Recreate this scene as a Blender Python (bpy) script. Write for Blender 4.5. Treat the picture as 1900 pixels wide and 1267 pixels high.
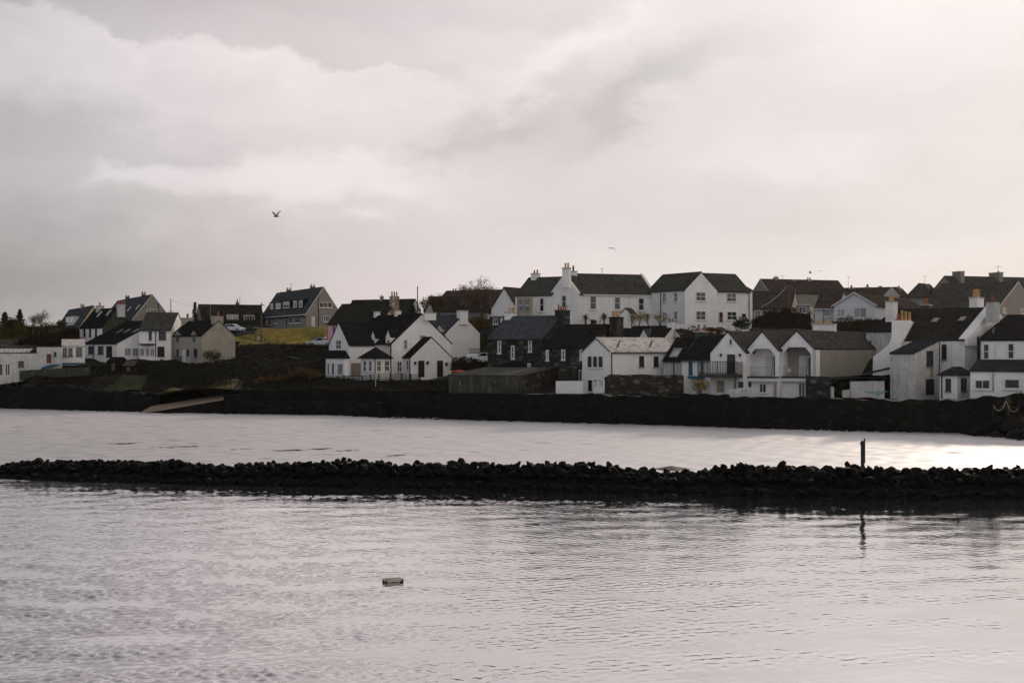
import bpy, bmesh, math, random
import numpy as np
from mathutils import Vector, noise
rad = math.radians
random.seed(7); rng = np.random.default_rng(7)
scene = bpy.context.scene
for o in list(bpy.data.objects): bpy.data.objects.remove(o)
C = scene.collection
# ---------------------------------------------------------------- camera
F, CX, HY, H = 2639.0, 950.0, 650.0, 8.0      # focal length / centre / horizon measured on the 1900 px photo, camera 8 m above the water
cam = bpy.data.cameras.new("camera"); camo = bpy.data.objects.new("camera", cam); C.objects.link(camo)
camo.location = (0, 0, H); camo.rotation_euler = (rad(90), 0, 0)
cam.sensor_width = 36; cam.lens = 36 * F / 1900; cam.shift_y = (HY - 633.5) / 1900 
cam.clip_start = 0.5; cam.clip_end = 9000
scene.camera = camo
scene.view_settings.view_transform = 'Standard'; scene.view_settings.look = 'None'
scene.view_settings.exposure = 0.0; scene.view_settings.gamma = 1.0
scene.view_settings.use_curve_mapping = False
# ---------------------------------------------------------------- sun and sky
SUN_AZ, SUN_EL = rad(27), rad(19)
sdir = Vector((math.sin(SUN_AZ) * math.cos(SUN_EL), math.cos(SUN_AZ) * math.cos(SUN_EL), math.sin(SUN_EL)))
sl = bpy.data.lights.new("sun", 'SUN'); sl.energy = 2.0; sl.angle = rad(5); sl.color = (1, .86, .70)
slo = bpy.data.objects.new("sun", sl); C.objects.link(slo)
slo.rotation_euler = (-sdir).to_track_quat('-Z', 'Y').to_euler()

class NT:
    """tiny helper for node trees"""
    def __init__(s, tree): s.t = tree; s.n = tree.nodes; s.l = tree.links
    def new(s, ty, **kw):
        n = s.n.new(ty)
        for k, v in kw.items(): setattr(n, k, v)
        return n
    def put(s, sock, v):
        if hasattr(v, 'is_linked') or isinstance(v, bpy.types.NodeSocket): s.l.new(v, sock)
        else: sock.default_value = v
    def m(s, op, a, b=0.0, c=0.0, clamp=False):
        n = s.new('ShaderNodeMath', operation=op, use_clamp=clamp)
        s.put(n.inputs[0], a); s.put(n.inputs[1], b); s.put(n.inputs[2], c)
        return n.outputs[0]
    def ramp(s, x, pts, interp='LINEAR'):
        n = s.new('ShaderNodeValToRGB'); s.put(n.inputs[0], x); cr = n.color_ramp; cr.interpolation = interp
        while len(cr.elements) > 1: cr.elements.remove(cr.elements[-1])
        cr.elements[0].position = pts[0][0]
        for p, _ in pts[1:]: cr.elements.new(p)
        for e, (p, c) in zip(cr.elements, pts):
            e.color = (c, c, c, 1) if not hasattr(c, '__len__') else (*c, 1)
        return n.outputs[0]
    def comb(s, x, y, z):
        n = s.new('ShaderNodeCombineXYZ')
        for i, v in enumerate((x, y, z)): s.put(n.inputs[i], v)
        return n.outputs[0]
    def noise(s, vec, scale=1.0, detail=5.0, rough=.55, dist=0.0):
        n = s.new('ShaderNodeTexNoise'); s.put(n.inputs['Vector'], vec)
        n.inputs['Scale'].default_value = scale; n.inputs['Detail'].default_value = detail
        n.inputs['Roughness'].default_value = rough; n.inputs['Distortion'].default_value = dist
        return n.outputs['Fac']
    def mix(s, f, a, b, mode='MIX'):
        n = s.new('ShaderNodeMix', data_type='RGBA', blend_type=mode); s.put(n.inputs[0], f)
        for i, v in ((6, a), (7, b)): s.put(n.inputs[i], (*v, 1) if isinstance(v, tuple) and len(v) == 3 else v)
        return n.outputs[2]

def azel(px, py):
    x, y, z = (px - CX) / F, 1.0, (HY - py) / F
    return math.atan2(x, y), math.atan2(z, math.hypot(x, y))

def build_world():
    w = bpy.data.worlds.new("World"); scene.world = w; w.use_nodes = True
    t = NT(w.node_tree); t.n.clear()
    out = t.new('ShaderNodeOutputWorld'); bg = t.new('ShaderNodeBackground'); t.l.new(bg.outputs[0], out.inputs[0])
    SKY = 0.1; bg.inputs[1].default_value = SKY
    nish = t.new('ShaderNodeTexSky', sky_type='NISHITA'); nish.sun_disc = False
    nish.sun_elevation = SUN_EL; nish.sun_rotation = SUN_AZ
    tc = t.new('ShaderNodeTexCoord'); sep = t.new('ShaderNodeSeparateXYZ'); t.l.new(tc.outputs['Generated'], sep.inputs[0])
    x, y, z = sep.outputs
    az = t.m('ARCTAN2', x, y); el = t.m('ARCSINE', z)
    dot = t.new('ShaderNodeVectorMath', operation='DOT_PRODUCT'); t.l.new(tc.outputs['Generated'], dot.inputs[0]); dot.inputs[1].default_value = sdir
    ang = t.m('ARCCOSINE', dot.outputs['Value'])
    # thin overcast lit from behind: brightest round the sun, unseen sky behind lifted to light the fronts
    base = t.ramp(t.m('DIVIDE', ang, math.pi), [(0, .45), (.05, .445), (.09, .44), (.165, .43), (.24, .385), (.29, .32), (.38, .29), (.5, .37), (.6, .43), (1, .43)])
    base = t.m('MULTIPLY', base, 1.66)
    # unseen sky above the picture, its brightness shaped for the water's reflections
    up = t.ramp(t.m('DIVIDE', el, math.pi / 2), [(0, .5), (.11, .5), (.20, .58), (.30, .55), (.42, .42), (.6, .30), (1, .26)])
    front = t.ramp(t.m('DIVIDE', ang, math.pi), [(0, 1), (.4, 1), (.55, 0), (1, 0)])
    upm = t.m('ADD', t.m('MULTIPLY', t.m('SUBTRACT', t.m('MULTIPLY', up, 2.0), 1.0), front), 1.0)
    base = t.m('MULTIPLY', base, upm)
    # brighter towards the sun's side of the sky: overhead in front, and behind the viewer
    def ss(x, lo, hi):
        n = t.new('ShaderNodeMapRange', interpolation_type='SMOOTHSTEP'); t.put(n.inputs[0], x); n.inputs[1].default_value = lo; n.inputs[2].default_value = hi; return n.outputs[0]
    fx = t.m('MULTIPLY', t.ramp(t.m('ADD', t.m('MULTIPLY', az, .8), .5), [(0, .48), (.22, .52), (.36, .74), (.5, 1.0), (.72, 1.2), (1, 1.2)]), 1.0)
    kf = t.m('MULTIPLY', ss(el, .15, .28), ss(y, -.1, .2))
    base = t.m('MULTIPLY', base, t.m('ADD', 1.0, t.m('MULTIPLY', kf, t.m('SUBTRACT', fx, 1.0))))
    base = t.m('MULTIPLY', base, t.m('ADD', 1.0, t.m('MULTIPLY', t.m('MULTIPLY', x, .60), ss(t.m('MULTIPLY', y, -1.0), -.2, .3))))
    # domain warp for cloud outlines
    w1 = t.noise(t.comb(t.m('MULTIPLY', az, 13), t.m('MULTIPLY', el, 24), 3.1), 1.0, 7, .62)
    w2 = t.noise(t.comb(t.m('MULTIPLY', az, 13), t.m('MULTIPLY', el, 24), 17.7), 1.0, 7, .62)
    waz = t.m('ADD', az, t.m('MULTIPLY', t.m('SUBTRACT', w1, .5), .11))
    wel = t.m('ADD', el, t.m('MULTIPLY', t.m('SUBTRACT', w2, .5), .075))
    def blob(px, py, sx, sy, rot, amp, pw=2.0, crisp=False):
        a0, e0 = azel(px, py); c, s_ = math.cos(rad(rot)), math.sin(rad(rot))
        da = t.m('SUBTRACT', waz, a0); de = t.m('SUBTRACT', wel, e0)
        u = t.m('ADD', t.m('MULTIPLY', da, c * F / sx), t.m('MULTIPLY', de, s_ * F / sx))
        v = t.m('ADD', t.m('MULTIPLY', da, -s_ * F / sy), t.m('MULTIPLY', de, c * F / sy))
        r2 = t.m('ADD', t.m('MULTIPLY', u, u), t.m('MULTIPLY', v, v))
        g = t.m('EXPONENT', t.m('MULTIPLY', r2, -1.0)) if not crisp else t.ramp(r2, [(0, 1), (.45, .9), (.9, .35), (1, 0)], 'EASE')
        return t.m('MULTIPLY', g, amp)
    blobs = [(480, 40, 620, 60, 0, .07), (40, 235, 300, 60, -4, -.20), (-120, 540, 480, 190, 0, -.40), (430, 480, 420, 80, 0, -.07), (880, 250, 150, 36, 20, -.22), (1170, 185, 170, 38, 30, -.22), (1330, 120, 110, 30, 22, -.08),
             (1060, 105, 240, 30, 28, .14), (660, 416, 58, 14, 0, .15), (700, 14, 420, 44, 0, -.07), (1080, 20, 260, 50, 0, -.05), (840, 258, 66, 15, 12, .12),
             (1750, 160, 260, 120, 0, .03), (1480, 290, 240, 60, -14, .08), (655, 140, 90, 24, 0, -.08), (1560, 340, 160, 34, 0, -.05), (1400, 410, 320, 60, 0, -.05), (1720, 490, 220, 22, 8, .05)]
    tot = None
    for b in blobs:
        g = blob(*b); tot = g if tot is None else t.m('ADD', tot, g)
    # two cumulus layers with scalloped upper edges; heights are given along the horizon in photo rows
    U = t.m('DIVIDE', t.m('ADD', t.m('MULTIPLY', waz, F * 1.02), 950.0), 1900.0); V = t.m('SUBTRACT', HY, t.m('MULTIPLY', wel, F))
    for edge, soft, depth, floor, fade, amp in (([(0, .06), (.07, .04), (.13, .15), (.2, .11), (.28, .18), (.37, .17), (.45, .26), (.6, .32)], 30, 120, None, [(0, 1), (.34, 1), (.5, 0)], .34),
                                               ([(0, .60), (.06, .54), (.12, .47), (.2, .44), (.3, .42), (.42, .46)], 40, 400, 392, [(.02, 0), (.12, 1), (.32, 1), (.52, 0)], .21)):
        dd = t.m('SUBTRACT', V, t.m('MULTIPLY', t.ramp(U, edge), 650.0)); mk = t.m('MULTIPLY', ss(dd, 0, soft), t.m('EXPONENT', t.m('DIVIDE', t.m('MAXIMUM', dd, 0.0), -depth)))
        if floor: mk = t.m('MULTIPLY', mk, ss(t.m('SUBTRACT', float(floor), V), 0, 45))
        mk = t.m('MULTIPLY', mk, t.ramp(U, fade)); tot = t.m('ADD', tot, t.m('MULTIPLY', mk, amp))
    f1 = t.noise(t.comb(t.m('MULTIPLY', waz, 9), t.m('MULTIPLY', wel, 24), .5), 1.0, 7, .58)
    f2 = t.noise(t.comb(t.m('MULTIPLY', waz, 3), t.m('MULTIPLY', wel, 9), 8.5), 1.0, 5, .5)
    tot = t.m('ADD', tot, t.m('MULTIPLY', t.m('SUBTRACT', f1, .5), .18))
    tot = t.m('ADD', tot, t.m('MULTIPLY', t.m('SUBTRACT', f2, .5), .13))
    B = t.m('MULTIPLY', base, t.m('ADD', 1.0, tot))
    # warm where it is bright, neutral grey where it is dull, blue behind the viewer
    tint = t.ramp(t.m('DIVIDE', ang, math.pi), [(0, (1.02, .975, .96)), (.12, (1.035, .965, .955)), (.2, (1.065, .951, .957)), (.27, (1.025, .972, .975)), (.4, (.985, .985, 1.01)), (.6, (1.0, .98, 1.0)), (1, (1.0, .98, 1.01))])
    bk = ss(t.m('MULTIPLY', y, -1.0), -.1, .4); xb = t.m('MULTIPLY', x, bk)
    tv = t.new('ShaderNodeVectorMath', operation='MULTIPLY'); t.l.new(tint, tv.inputs[0]); t.l.new(t.comb(t.m('ADD', 1.0, t.m('MULTIPLY', xb, .13)), 1.0, t.m('SUBTRACT', 1.0, t.m('MULTIPLY', xb, .20))), tv.inputs[1])
    sc = t.new('ShaderNodeVectorMath', operation='SCALE'); t.l.new(tv.outputs[0], sc.inputs[0]); t.put(sc.inputs['Scale'], t.m('DIVIDE', B, SKY))
    col = t.mix(.96, nish.outputs[0], sc.outputs[0])
    t.l.new(col, bg.inputs[0])
build_world()

# ---------------------------------------------------------------- helpers
def P(px, py, Y): return Vector(((px - CX) * Y / F, Y, H - (py - HY) * Y / F))
def PX(px, Y): return (px - CX) * Y / F
def PZ(py, Y): return H - (py - HY) * Y / F

class MB:
    """collects faces (with material slots) and links them as one mesh object"""
    def __init__(s): s.v = []; s.f = []; s.mi = []
    def poly(s, pts, mi=0):
        n = len(s.v); s.v += [Vector(p) for p in pts]; s.f.append(tuple(range(n, n + len(pts)))); s.mi.append(mi)
    def prism(s, loop, d, mi=0, caps=True, mcap=None):
        """extrude a closed loop by vector d"""
        n = len(s.v); k = len(loop); d = Vector(d)
        s.v += [Vector(p) for p in loop] + [Vector(p) + d for p in loop]
        for i in range(k):
            j = (i + 1) % k; s.f.append((n + i, n + j, n + k + j, n + k + i)); s.mi.append(mi)
        if caps:
            m2 = mi if mcap is None else mcap
            s.f.append(tuple(range(n + k - 1, n - 1, -1))); s.mi.append(m2)
            s.f.append(tuple(range(n + k, n + 2 * k))); s.mi.append(m2)
    def box(s, c, ax, ay, az, mi=0):
        """centre and three half-extent vectors"""
        c, ax, ay, az = map(Vector, (c, ax, ay, az))
        s.prism([c - ax - ay - az, c + ax - ay - az, c + ax + ay - az, c - ax + ay - az], az * 2, mi)
    def tube(s, pts, radii, n=6, mi=0, cap=True):
        rings = []
        pts = [Vector(p) for p in pts]
        if not hasattr(radii, '__len__'): radii = [radii] * len(pts)
        for i, p in enumerate(pts):
            d = (pts[min(i + 1, len(pts) - 1)] - pts[max(i - 1, 0)]).normalized()
            a = d.cross(Vector((0, 0, 1)) if abs(d.z) < .9 else Vector((1, 0, 0))).normalized(); b = d.cross(a)
            base = len(s.v)
            s.v += [p + (a * math.cos(q * 2 * math.pi / n) + b * math.sin(q * 2 * math.pi / n)) * radii[i] for q in range(n)]
            rings.append(base)
        for r0, r1 in zip(rings, rings[1:]):
            for q in range(n):
                s.f.append((r0 + q, r0 + (q + 1) % n, r1 + (q + 1) % n, r1 + q)); s.mi.append(mi)
        if cap:
            s.f.append(tuple(rings[0] + q for q in range(n))); s.mi.append(mi)
            s.f.append(tuple(rings[-1] + q for q in reversed(range(n)))); s.mi.append(mi)
    def build(s, name, mats, parent=None, smooth=False, origin=None):
        me = bpy.data.meshes.new(name)
        if origin is None:
            if parent is not None: origin = wloc(parent)
            else: origin = sum(s.v, Vector()) / max(1, len(s.v)); origin.z = min(v.z for v in s.v)
        me.from_pydata([tuple(v - origin) for v in s.v], [], s.f)
        for m_ in (mats if isinstance(mats, (list, tuple)) else [mats]): me.materials.append(m_)
        if any(s.mi): me.polygons.foreach_set('material_index', s.mi)
        bm = bmesh.new(); bm.from_mesh(me); bmesh.ops.recalc_face_normals(bm, faces=bm.faces); bm.to_mesh(me); bm.free()
        if smooth: me.polygons.foreach_set('use_smooth', [True] * len(me.polygons))
        o = bpy.data.objects.new(name, me); C.objects.link(o)
        if parent is not None: o.parent = parent; WL[o] = origin
        else: o.location = origin; WL[o] = origin.copy()
        return o
WL = {}
def wloc(o): return WL[o].copy()
def thing(name, label, cat, loc, group=None):
    o = bpy.data.objects.new(name, None); C.objects.link(o); o.location = loc; o.empty_display_size = .5
    WL[o] = Vector(loc); tag(o, label, cat, group); return o
def tag(o, label=None, cat=None, group=None, kind=None):
    if label: o['label'] = label
    if cat: o['category'] = cat
    if group: o['group'] = group
    if kind: o['kind'] = kind
    return o

# ---------------------------------------------------------------- materials
def mat(name, col, rough=.9, var=.25, sc=1.2, fine=0.0, fsc=14.0, col2=None, c2=(.5, .62), bump=0.0, bsc=8.0, spec=.3, courses=0.0, cstep=.22, stretch=(1, 1, 1), streak=0.0, stones=0.0):
    m = bpy.data.materials.new(name); m.use_nodes = True; t = NT(m.node_tree); bs = t.n['Principled BSDF']
    tc = t.new('ShaderNodeTexCoord'); mp = t.new('ShaderNodeMapping'); mp.inputs['Scale'].default_value = stretch
    t.l.new(tc.outputs['Object'], mp.inputs[0]); v = mp.outputs[0]
    n1 = t.noise(v, sc, 5, .6)
    c = t.mix(t.ramp(n1, [(.3, 0), (.7, 1)]), tuple(k * (1 - var) for k in col), tuple(min(1, k * (1 + var)) for k in col))
    if col2 is not None:
        n3 = t.noise(v, sc * .6, 7, .65); c = t.mix(t.ramp(n3, [(c2[0], 0), (c2[1], 1)]), c, col2)
    if fine:
        n2 = t.noise(v, fsc, 3, .7); c = t.mix(t.ramp(n2, [(.35, 0), (.65, fine)]), c, tuple(k * .35 for k in col))
    if streak:
        mp2 = t.new('ShaderNodeMapping'); mp2.inputs['Scale'].default_value = (3, 3, .35); t.l.new(tc.outputs['Object'], mp2.inputs[0])
        n4 = t.noise(mp2.outputs[0], 1.0, 5, .6); c = t.mix(t.ramp(n4, [(.5, 0), (.72, streak)]), c, (.16, .145, .12))
    if stones:
        mp3 = t.new('ShaderNodeMapping'); mp3.inputs['Scale'].default_value = (1.5, 1.5, 2.6); t.l.new(tc.outputs['Object'], mp3.inputs[0])
        vo = t.new('ShaderNodeTexVoronoi'); vo.inputs['Scale'].default_value = 1.0; t.l.new(mp3.outputs[0], vo.inputs['Vector'])
        sv = t.new('ShaderNodeSeparateXYZ'); t.l.new(vo.outputs['Color'], sv.inputs[0])
        c = t.mix(t.m('MULTIPLY', t.ramp(sv.outputs[0], [(.55, 0), (1, 1)]), stones), c, tuple(min(1, k * 5) for k in col))
        c = t.mix(t.ramp(vo.outputs['Distance'], [(.42, 0), (.62, stones)]), c, tuple(k * .25 for k in col))
    if courses:
        sp = t.new('ShaderNodeSeparateXYZ'); t.l.new(tc.outputs['Object'], sp.inputs[0])
        fr = t.m('FRACT', t.m('DIVIDE', sp.outputs[2], cstep))
        row = t.m('FLOOR', t.m('DIVIDE', sp.outputs[2], cstep))
        rn = t.new('ShaderNodeTexWhiteNoise', noise_dimensions='3D')
        t.l.new(t.comb(t.m('FLOOR', t.m('MULTIPLY', sp.outputs[0], 3.1)), t.m('FLOOR', t.m('MULTIPLY', sp.outputs[1], 2.7)), row), rn.inputs['Vector'])
        c = t.mix(t.m('MULTIPLY', rn.outputs['Value'], courses), c, tuple(min(1, k * 2.3) for k in col))
        c = t.mix(t.ramp(fr, [(0, courses), (.25, 0)]), c, tuple(k * .3 for k in col))
    t.l.new(c, bs.inputs['Base Color']); bs.inputs['Roughness'].default_value = rough; bs.inputs['Specular IOR Level'].default_value = spec
    if bump:
        b = t.new('ShaderNodeBump'); b.inputs['Strength'].default_value = bump; b.inputs['Distance'].default_value = .1
        t.l.new(t.noise(v, bsc, 5, .6), b.inputs['Height']); t.l.new(b.outputs[0], bs.inputs['Normal'])
    return m
M = {}
M['white'] = mat('white_harling', (.79, .775, .76), .9, .07, .5, .25, 5, bump=.5, bsc=9, streak=.12)
M['whiteold'] = mat('weathered_white_harling', (.52, .515, .51), .92, .14, .7, .4, 4, col2=(.36, .33, .29), c2=(.56, .75), bump=.6, bsc=7, streak=.5)
M['paleblue'] = mat('pale_blue_render', (.53, .55, .57), .9, .06, .6)
M['cream'] = mat('cream_render', (.33, .30, .25), .9, .10, .6, .2, 6, streak=.2)
M['creamgable'] = mat('ochre_render', (.47, .38, .26), .9, .12, .8)
M['pink'] = mat('pink_render', (.62, .33, .45), .9, .06, .6)
M['beige'] = mat('beige_drydash', (.25, .23, .19), .92, .10, .8, .3, 9)
M['beige2'] = mat('beige_boarding', (.27, .25, .21), .85, .10, .8, .2, 9, streak=.25)
M['greyrender'] = mat('grey_render', (.23, .225, .21), .92, .12, .8, .2, 7)
M['greenrender'] = mat('mossy_render', (.045, .047, .032), .95, .3, .7, .3, 4, streak=.4)
M['pinkbeige'] = mat('pinkish_render', (.26, .225, .20), .92, .1, .8)
M['darkstone'] = mat('dark_whinstone', (.030, .032, .027), .95, .45, 1.6, .5, 4, bump=1.0, bsc=3, stones=.6)
M['sandstone'] = mat('sandstone', (.36, .25, .17), .95, .3, 1.5, .4, 4, bump=.6, bsc=4, stones=.6)
M['brownstone'] = mat('brown_rubble', (.033, .026, .020), .95, .4, 1.6, .5, 4, bump=1.0, bsc=3, stones=.6)
M['concrete'] = mat('mossy_concrete', (.040, .042, .034), .95, .3, .7, .3, 3, streak=.5)
M['paleconc'] = mat('pale_concrete', (.42, .40, .37), .9, .2, 1.0, .3, 5)
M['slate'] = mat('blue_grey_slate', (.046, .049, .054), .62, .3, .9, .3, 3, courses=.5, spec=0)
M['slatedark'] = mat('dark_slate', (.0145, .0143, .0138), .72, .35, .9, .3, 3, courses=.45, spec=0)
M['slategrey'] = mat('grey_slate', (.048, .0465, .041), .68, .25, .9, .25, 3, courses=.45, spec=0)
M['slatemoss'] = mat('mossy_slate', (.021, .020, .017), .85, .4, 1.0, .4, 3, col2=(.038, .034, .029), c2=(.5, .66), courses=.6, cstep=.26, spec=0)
M['tilebrown'] = mat('brown_concrete_tile', (.042, .034, .029), .8, .25, .8, .3, 3, courses=.55, cstep=.3, spec=0)
M['tilegrey'] = mat('grey_concrete_tile', (.042, .038, .036), .7, .2, .8, .25, 3, courses=.6, cstep=.3, spec=.0)
M['sheet'] = mat('fibre_cement_sheet', (.30, .27, .25), .45, .2, .5, .25, 3, courses=.75, cstep=.28, spec=.5)
M['lead'] = mat('lead_sheet', (.03, .033, .037), .75, .2, .5, spec=0)
M['fascia'] = mat('white_fascia', (.62, .61, .58), .7, .08, 1)
M['black'] = mat('black_paint', (.012, .012, .013), .6, .2, 1)
M['bluepaint'] = mat('blue_paint', (.03, .09, .14), .6, .1, 1)
M['potbuff'] = mat('buff_clay', (.42, .24, .10), .85, .25, 3)
M['potred'] = mat('red_clay', (.26, .085, .05), .85, .25, 3)
M['brick'] = mat('dark_red_brick', (.11, .055, .04), .9, .3, 3, .4, 6)
M['wood'] = mat('weathered_wood', (.10, .075, .055), .9, .25, 3, stretch=(4, 4, .5))
M['woodpale'] = mat('pale_timber', (.30, .26, .21), .9, .2, 3)
M['doorbrown'] = mat('brown_door_paint', (.13, .035, .02), .5, .15, 2)
M['darkdoor'] = mat('dark_oak_door', (.018, .011, .009), .6, .2, 2)
M['curtain'] = mat('net_curtain', (.50, .50, .50), .9, .15, 2, stretch=(6, 6, .4))
M['metal'] = mat('galvanised_metal', (.22, .22, .22), .5, .1, 2)
M['rust'] = mat('rust_stain', (.21, .15, .09), .9, .3, 3)
def glass(name, col, rough):
    m = bpy.data.materials.new(name); m.use_nodes = True; t = NT(m.node_tree); bs = t.n['Principled BSDF']
    tc = t.new('ShaderNodeTexCoord'); n = t.noise(tc.outputs['Object'], .7, 3, .6)
    t.l.new(t.mix(t.ramp(n, [(.4, 0), (.65, 1)]), tuple(k * .45 for k in col), col), bs.inputs['Base Color'])
    bs.inputs['Roughness'].default_value = rough; bs.inputs['Specular IOR Level'].default_value = .5
    return m
M['glass'] = glass('window_glass', (.030, .031, .033), .06)
M['glassmid'] = glass('curtained_glass', (.13, .13, .13), .1)
M['glasspale'] = glass('blind_behind_glass', (.38, .38, .38), .12)

# ---------------------------------------------------------------- ground control points
GP = []     # (X, Y, z)
def gpt(px, py, Y): GP.append((PX(px, Y), Y, PZ(py, Y)))
def shoreY(px):
    xs = [-700, 0, 250, 420, 620, 720, 830, 1000, 1250, 1400, 1600, 1800, 2600]; ys = [225, 197, 185, 180, 176, 169, 165, 159, 152, 146, 141, 138, 118]
    return float(np.interp(px, xs, ys))

# ---------------------------------------------------------------- building block
def ray_plane(px, py, p0, n):
    d = Vector(((px - CX) / F, 1, -(py - HY) / F)); o = Vector((0, 0, H))
    return o + d * ((p0 - o).dot(n) / d.dot(n))

class Block:
    """rectangular house block: nearest corner C, right face along r, left face along l; profile (gable / mono / flat / hip) seen on face g"""
    def __init__(s, root, c=None, Y=None, th=45, xl=None, xr=None, base=None, eave=None, apex=None, g='R', kind='gable', wall='white', roof='slate',
                 lenL=None, lenR=None, o=.22, v=.06, t=.17, gablemat=None, skew=(), foot=2.0, ctrl=True, raw=None, wname='wall', rname='roof', nest=False, verge='black', rise=None):
        s.root = root; s.th = th; a = rad(th); s.g = g; s.kind = kind
        s.r = Vector((math.cos(a), math.sin(a), 0)); s.l = Vector((-math.sin(a), math.cos(a), 0))
        if raw is not None:
            s.C, s.LR, s.LL, s.zb, s.ze, s.zr = raw
        else:
            s.C = Vector((PX(c, Y), Y, 0))
            def solve(px, d):
                k = (px - CX) / F     # (X + L dx) = k (Y + L dy)
                return (k * s.C.y - s.C.x) / (d.x - k * d.y)
            s.LR = lenR if lenR is not None else solve(xr, s.r)
            s.LL = lenL if lenL is not None else solve(xl, s.l)
            s.zb, s.ze = PZ(base, Y), PZ(eave, Y)
            if kind == 'gable': A = s.C + (s.r * s.LR / 2 if g == 'R' else s.l * s.LL / 2)
            elif kind == 'mono': A = s.C + (s.r * s.LR if g == 'R' else s.l * s.LL)
            else: A = s.C + s.r * s.LR / 2 + s.l * s.LL / 2
            s.zr = (H - (apex - HY) * A.y / F) if apex is not None else s.ze
            if rise is not None: s.zr = s.ze + rise
        if g == 'R': s.ac, s.al, s.W, s.L = s.r, s.l, s.LR, s.LL
        else: s.ac, s.al, s.W, s.L = s.l, s.r, s.LL, s.LR
        W, L = s.W, s.L
        if kind == 'gable': prof = [(0, s.ze), (W / 2, s.zr), (W, s.ze)]
        elif kind == 'mono': prof = [(0, s.ze), (W, s.zr)]
        else: prof = [(0, s.ze), (W, s.ze)]
        s.prof = prof
        q = lambda w, k, z: s.C + s.ac * w + s.al * k + Vector((0, 0, z))
        s.q = q
        zf = s.zb - foot
        mb = MB()
        loop = [q(0, 0, zf)] + [q(w, 0, z) for w, z in prof] + [q(W, 0, zf)]
        mb.prism(loop, s.al * L, 0, True, 1 if gablemat else None)
        mats = [M[wall]] + ([M[gablemat]] if gablemat else [])
        s.wall = mb.build(wname, mats, root)
        pr = s.wall if nest else root
        mb = MB()
        if kind == 'hip':
            zc = s.ze; A = [q(-o, -o, zc), q(W + o, -o, zc), q(W + o, L + o, zc), q(-o, L + o, zc)]
            if L > W * 1.25: R0, R1 = q(W / 2, W / 2, s.zr), q(W / 2, L - W / 2, s.zr)
            elif W > L * 1.25: R0, R1 = q(L / 2, L / 2, s.zr), q(W - L / 2, L / 2, s.zr)
            else: R0 = R1 = q(W / 2, L / 2, s.zr)
            d = Vector((0, 0, -.1))
            if R0 == R1: 
                for i in range(4): mb.poly([A[i], A[(i + 1) % 4], R0])
            elif L > W: mb.poly([A[0], A[1], R0]); mb.poly([A[1], A[2], R1, R0]); mb.poly([A[2], A[3], R1]); mb.poly([A[3], A[0], R0, R1])
            else: mb.poly([A[3], A[0], R0]); mb.poly([A[0], A[1], R1, R0]); mb.poly([A[1], A[2], R1]); mb.poly([A[2], A[3], R0, R1])
            for i in range(4): mb.poly([A[i], A[(i + 1) % 4], A[(i + 1) % 4] + d, A[i] + d])
            mb.poly([p + d for p in A])
        else:
            p = list(prof); e = .012
            sl0 = (p[1][1] - p[0][1]) / max(.01, p[1][0] - p[0][0]); sl1 = (p[-1][1] - p[-2][1]) / max(.01, p[-1][0] - p[-2][0])
            low = [(-o, p[0][1] - o * sl0 + e)] + [(w, z + e) for w, z in p[1:-1]] + [(W + o, p[-1][1] + o * sl1 + e)]
            top = [(w, z + t) for w, z in low]
            lp = [q(w, -v, z) for w, z in low] + [q(w, -v, z) for w, z in reversed(top)]
            mb.prism(lp, s.al * (L + 2 * v), 0, True, 1)
        s.roof = mb.build(rname, [M[roof], M[verge]], pr)
        s.t = t
        for k in skew:       # raised stone / rendered skews on a gable
            mb = MB(); k0 = -.02 if k == 0 else L - .33
            lp = [q(-.1, k0, p_[1] - .1) if False else q(w, k0, z - .15) for w, z in prof] + [q(w, k0, z + t + .16) for w, z in reversed(prof)]
            mb.prism(lp, s.al * .36); sk = mb.build('skew', M[wall], pr)
        if ctrl and raw is None:
            for cc in (s.C, s.C + s.r * s.LR, s.C + s.l * s.LL, s.C + s.r * s.LR + s.l * s.LL): GP.append((cc.x, cc.y, s.zb - .15))
    def plane(s, f):
        if f == 'R': return s.C, (-s.l), s.r
        return s.C, (-s.r), -s.l        # u axis pointing to the right in the picture
    def rect(s, f, x0, y0, x1, y1, inset=0.0):
        p0, n, u = s.plane(f); p0 = p0 - n * inset
        xm, ym = (x0 + x1) / 2, (y0 + y1) / 2
        a = ray_plane(x0, ym, p0, n); b = ray_plane(x1, ym, p0, n); tp = ray_plane(xm, y0, p0, n); bt = ray_plane(xm, y1, p0, n)
        c = (a + b) / 2; c.z = (tp.z + bt.z) / 2
        return c, u, n, (b - a).length / 2, (tp.z - bt.z) / 2
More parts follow.
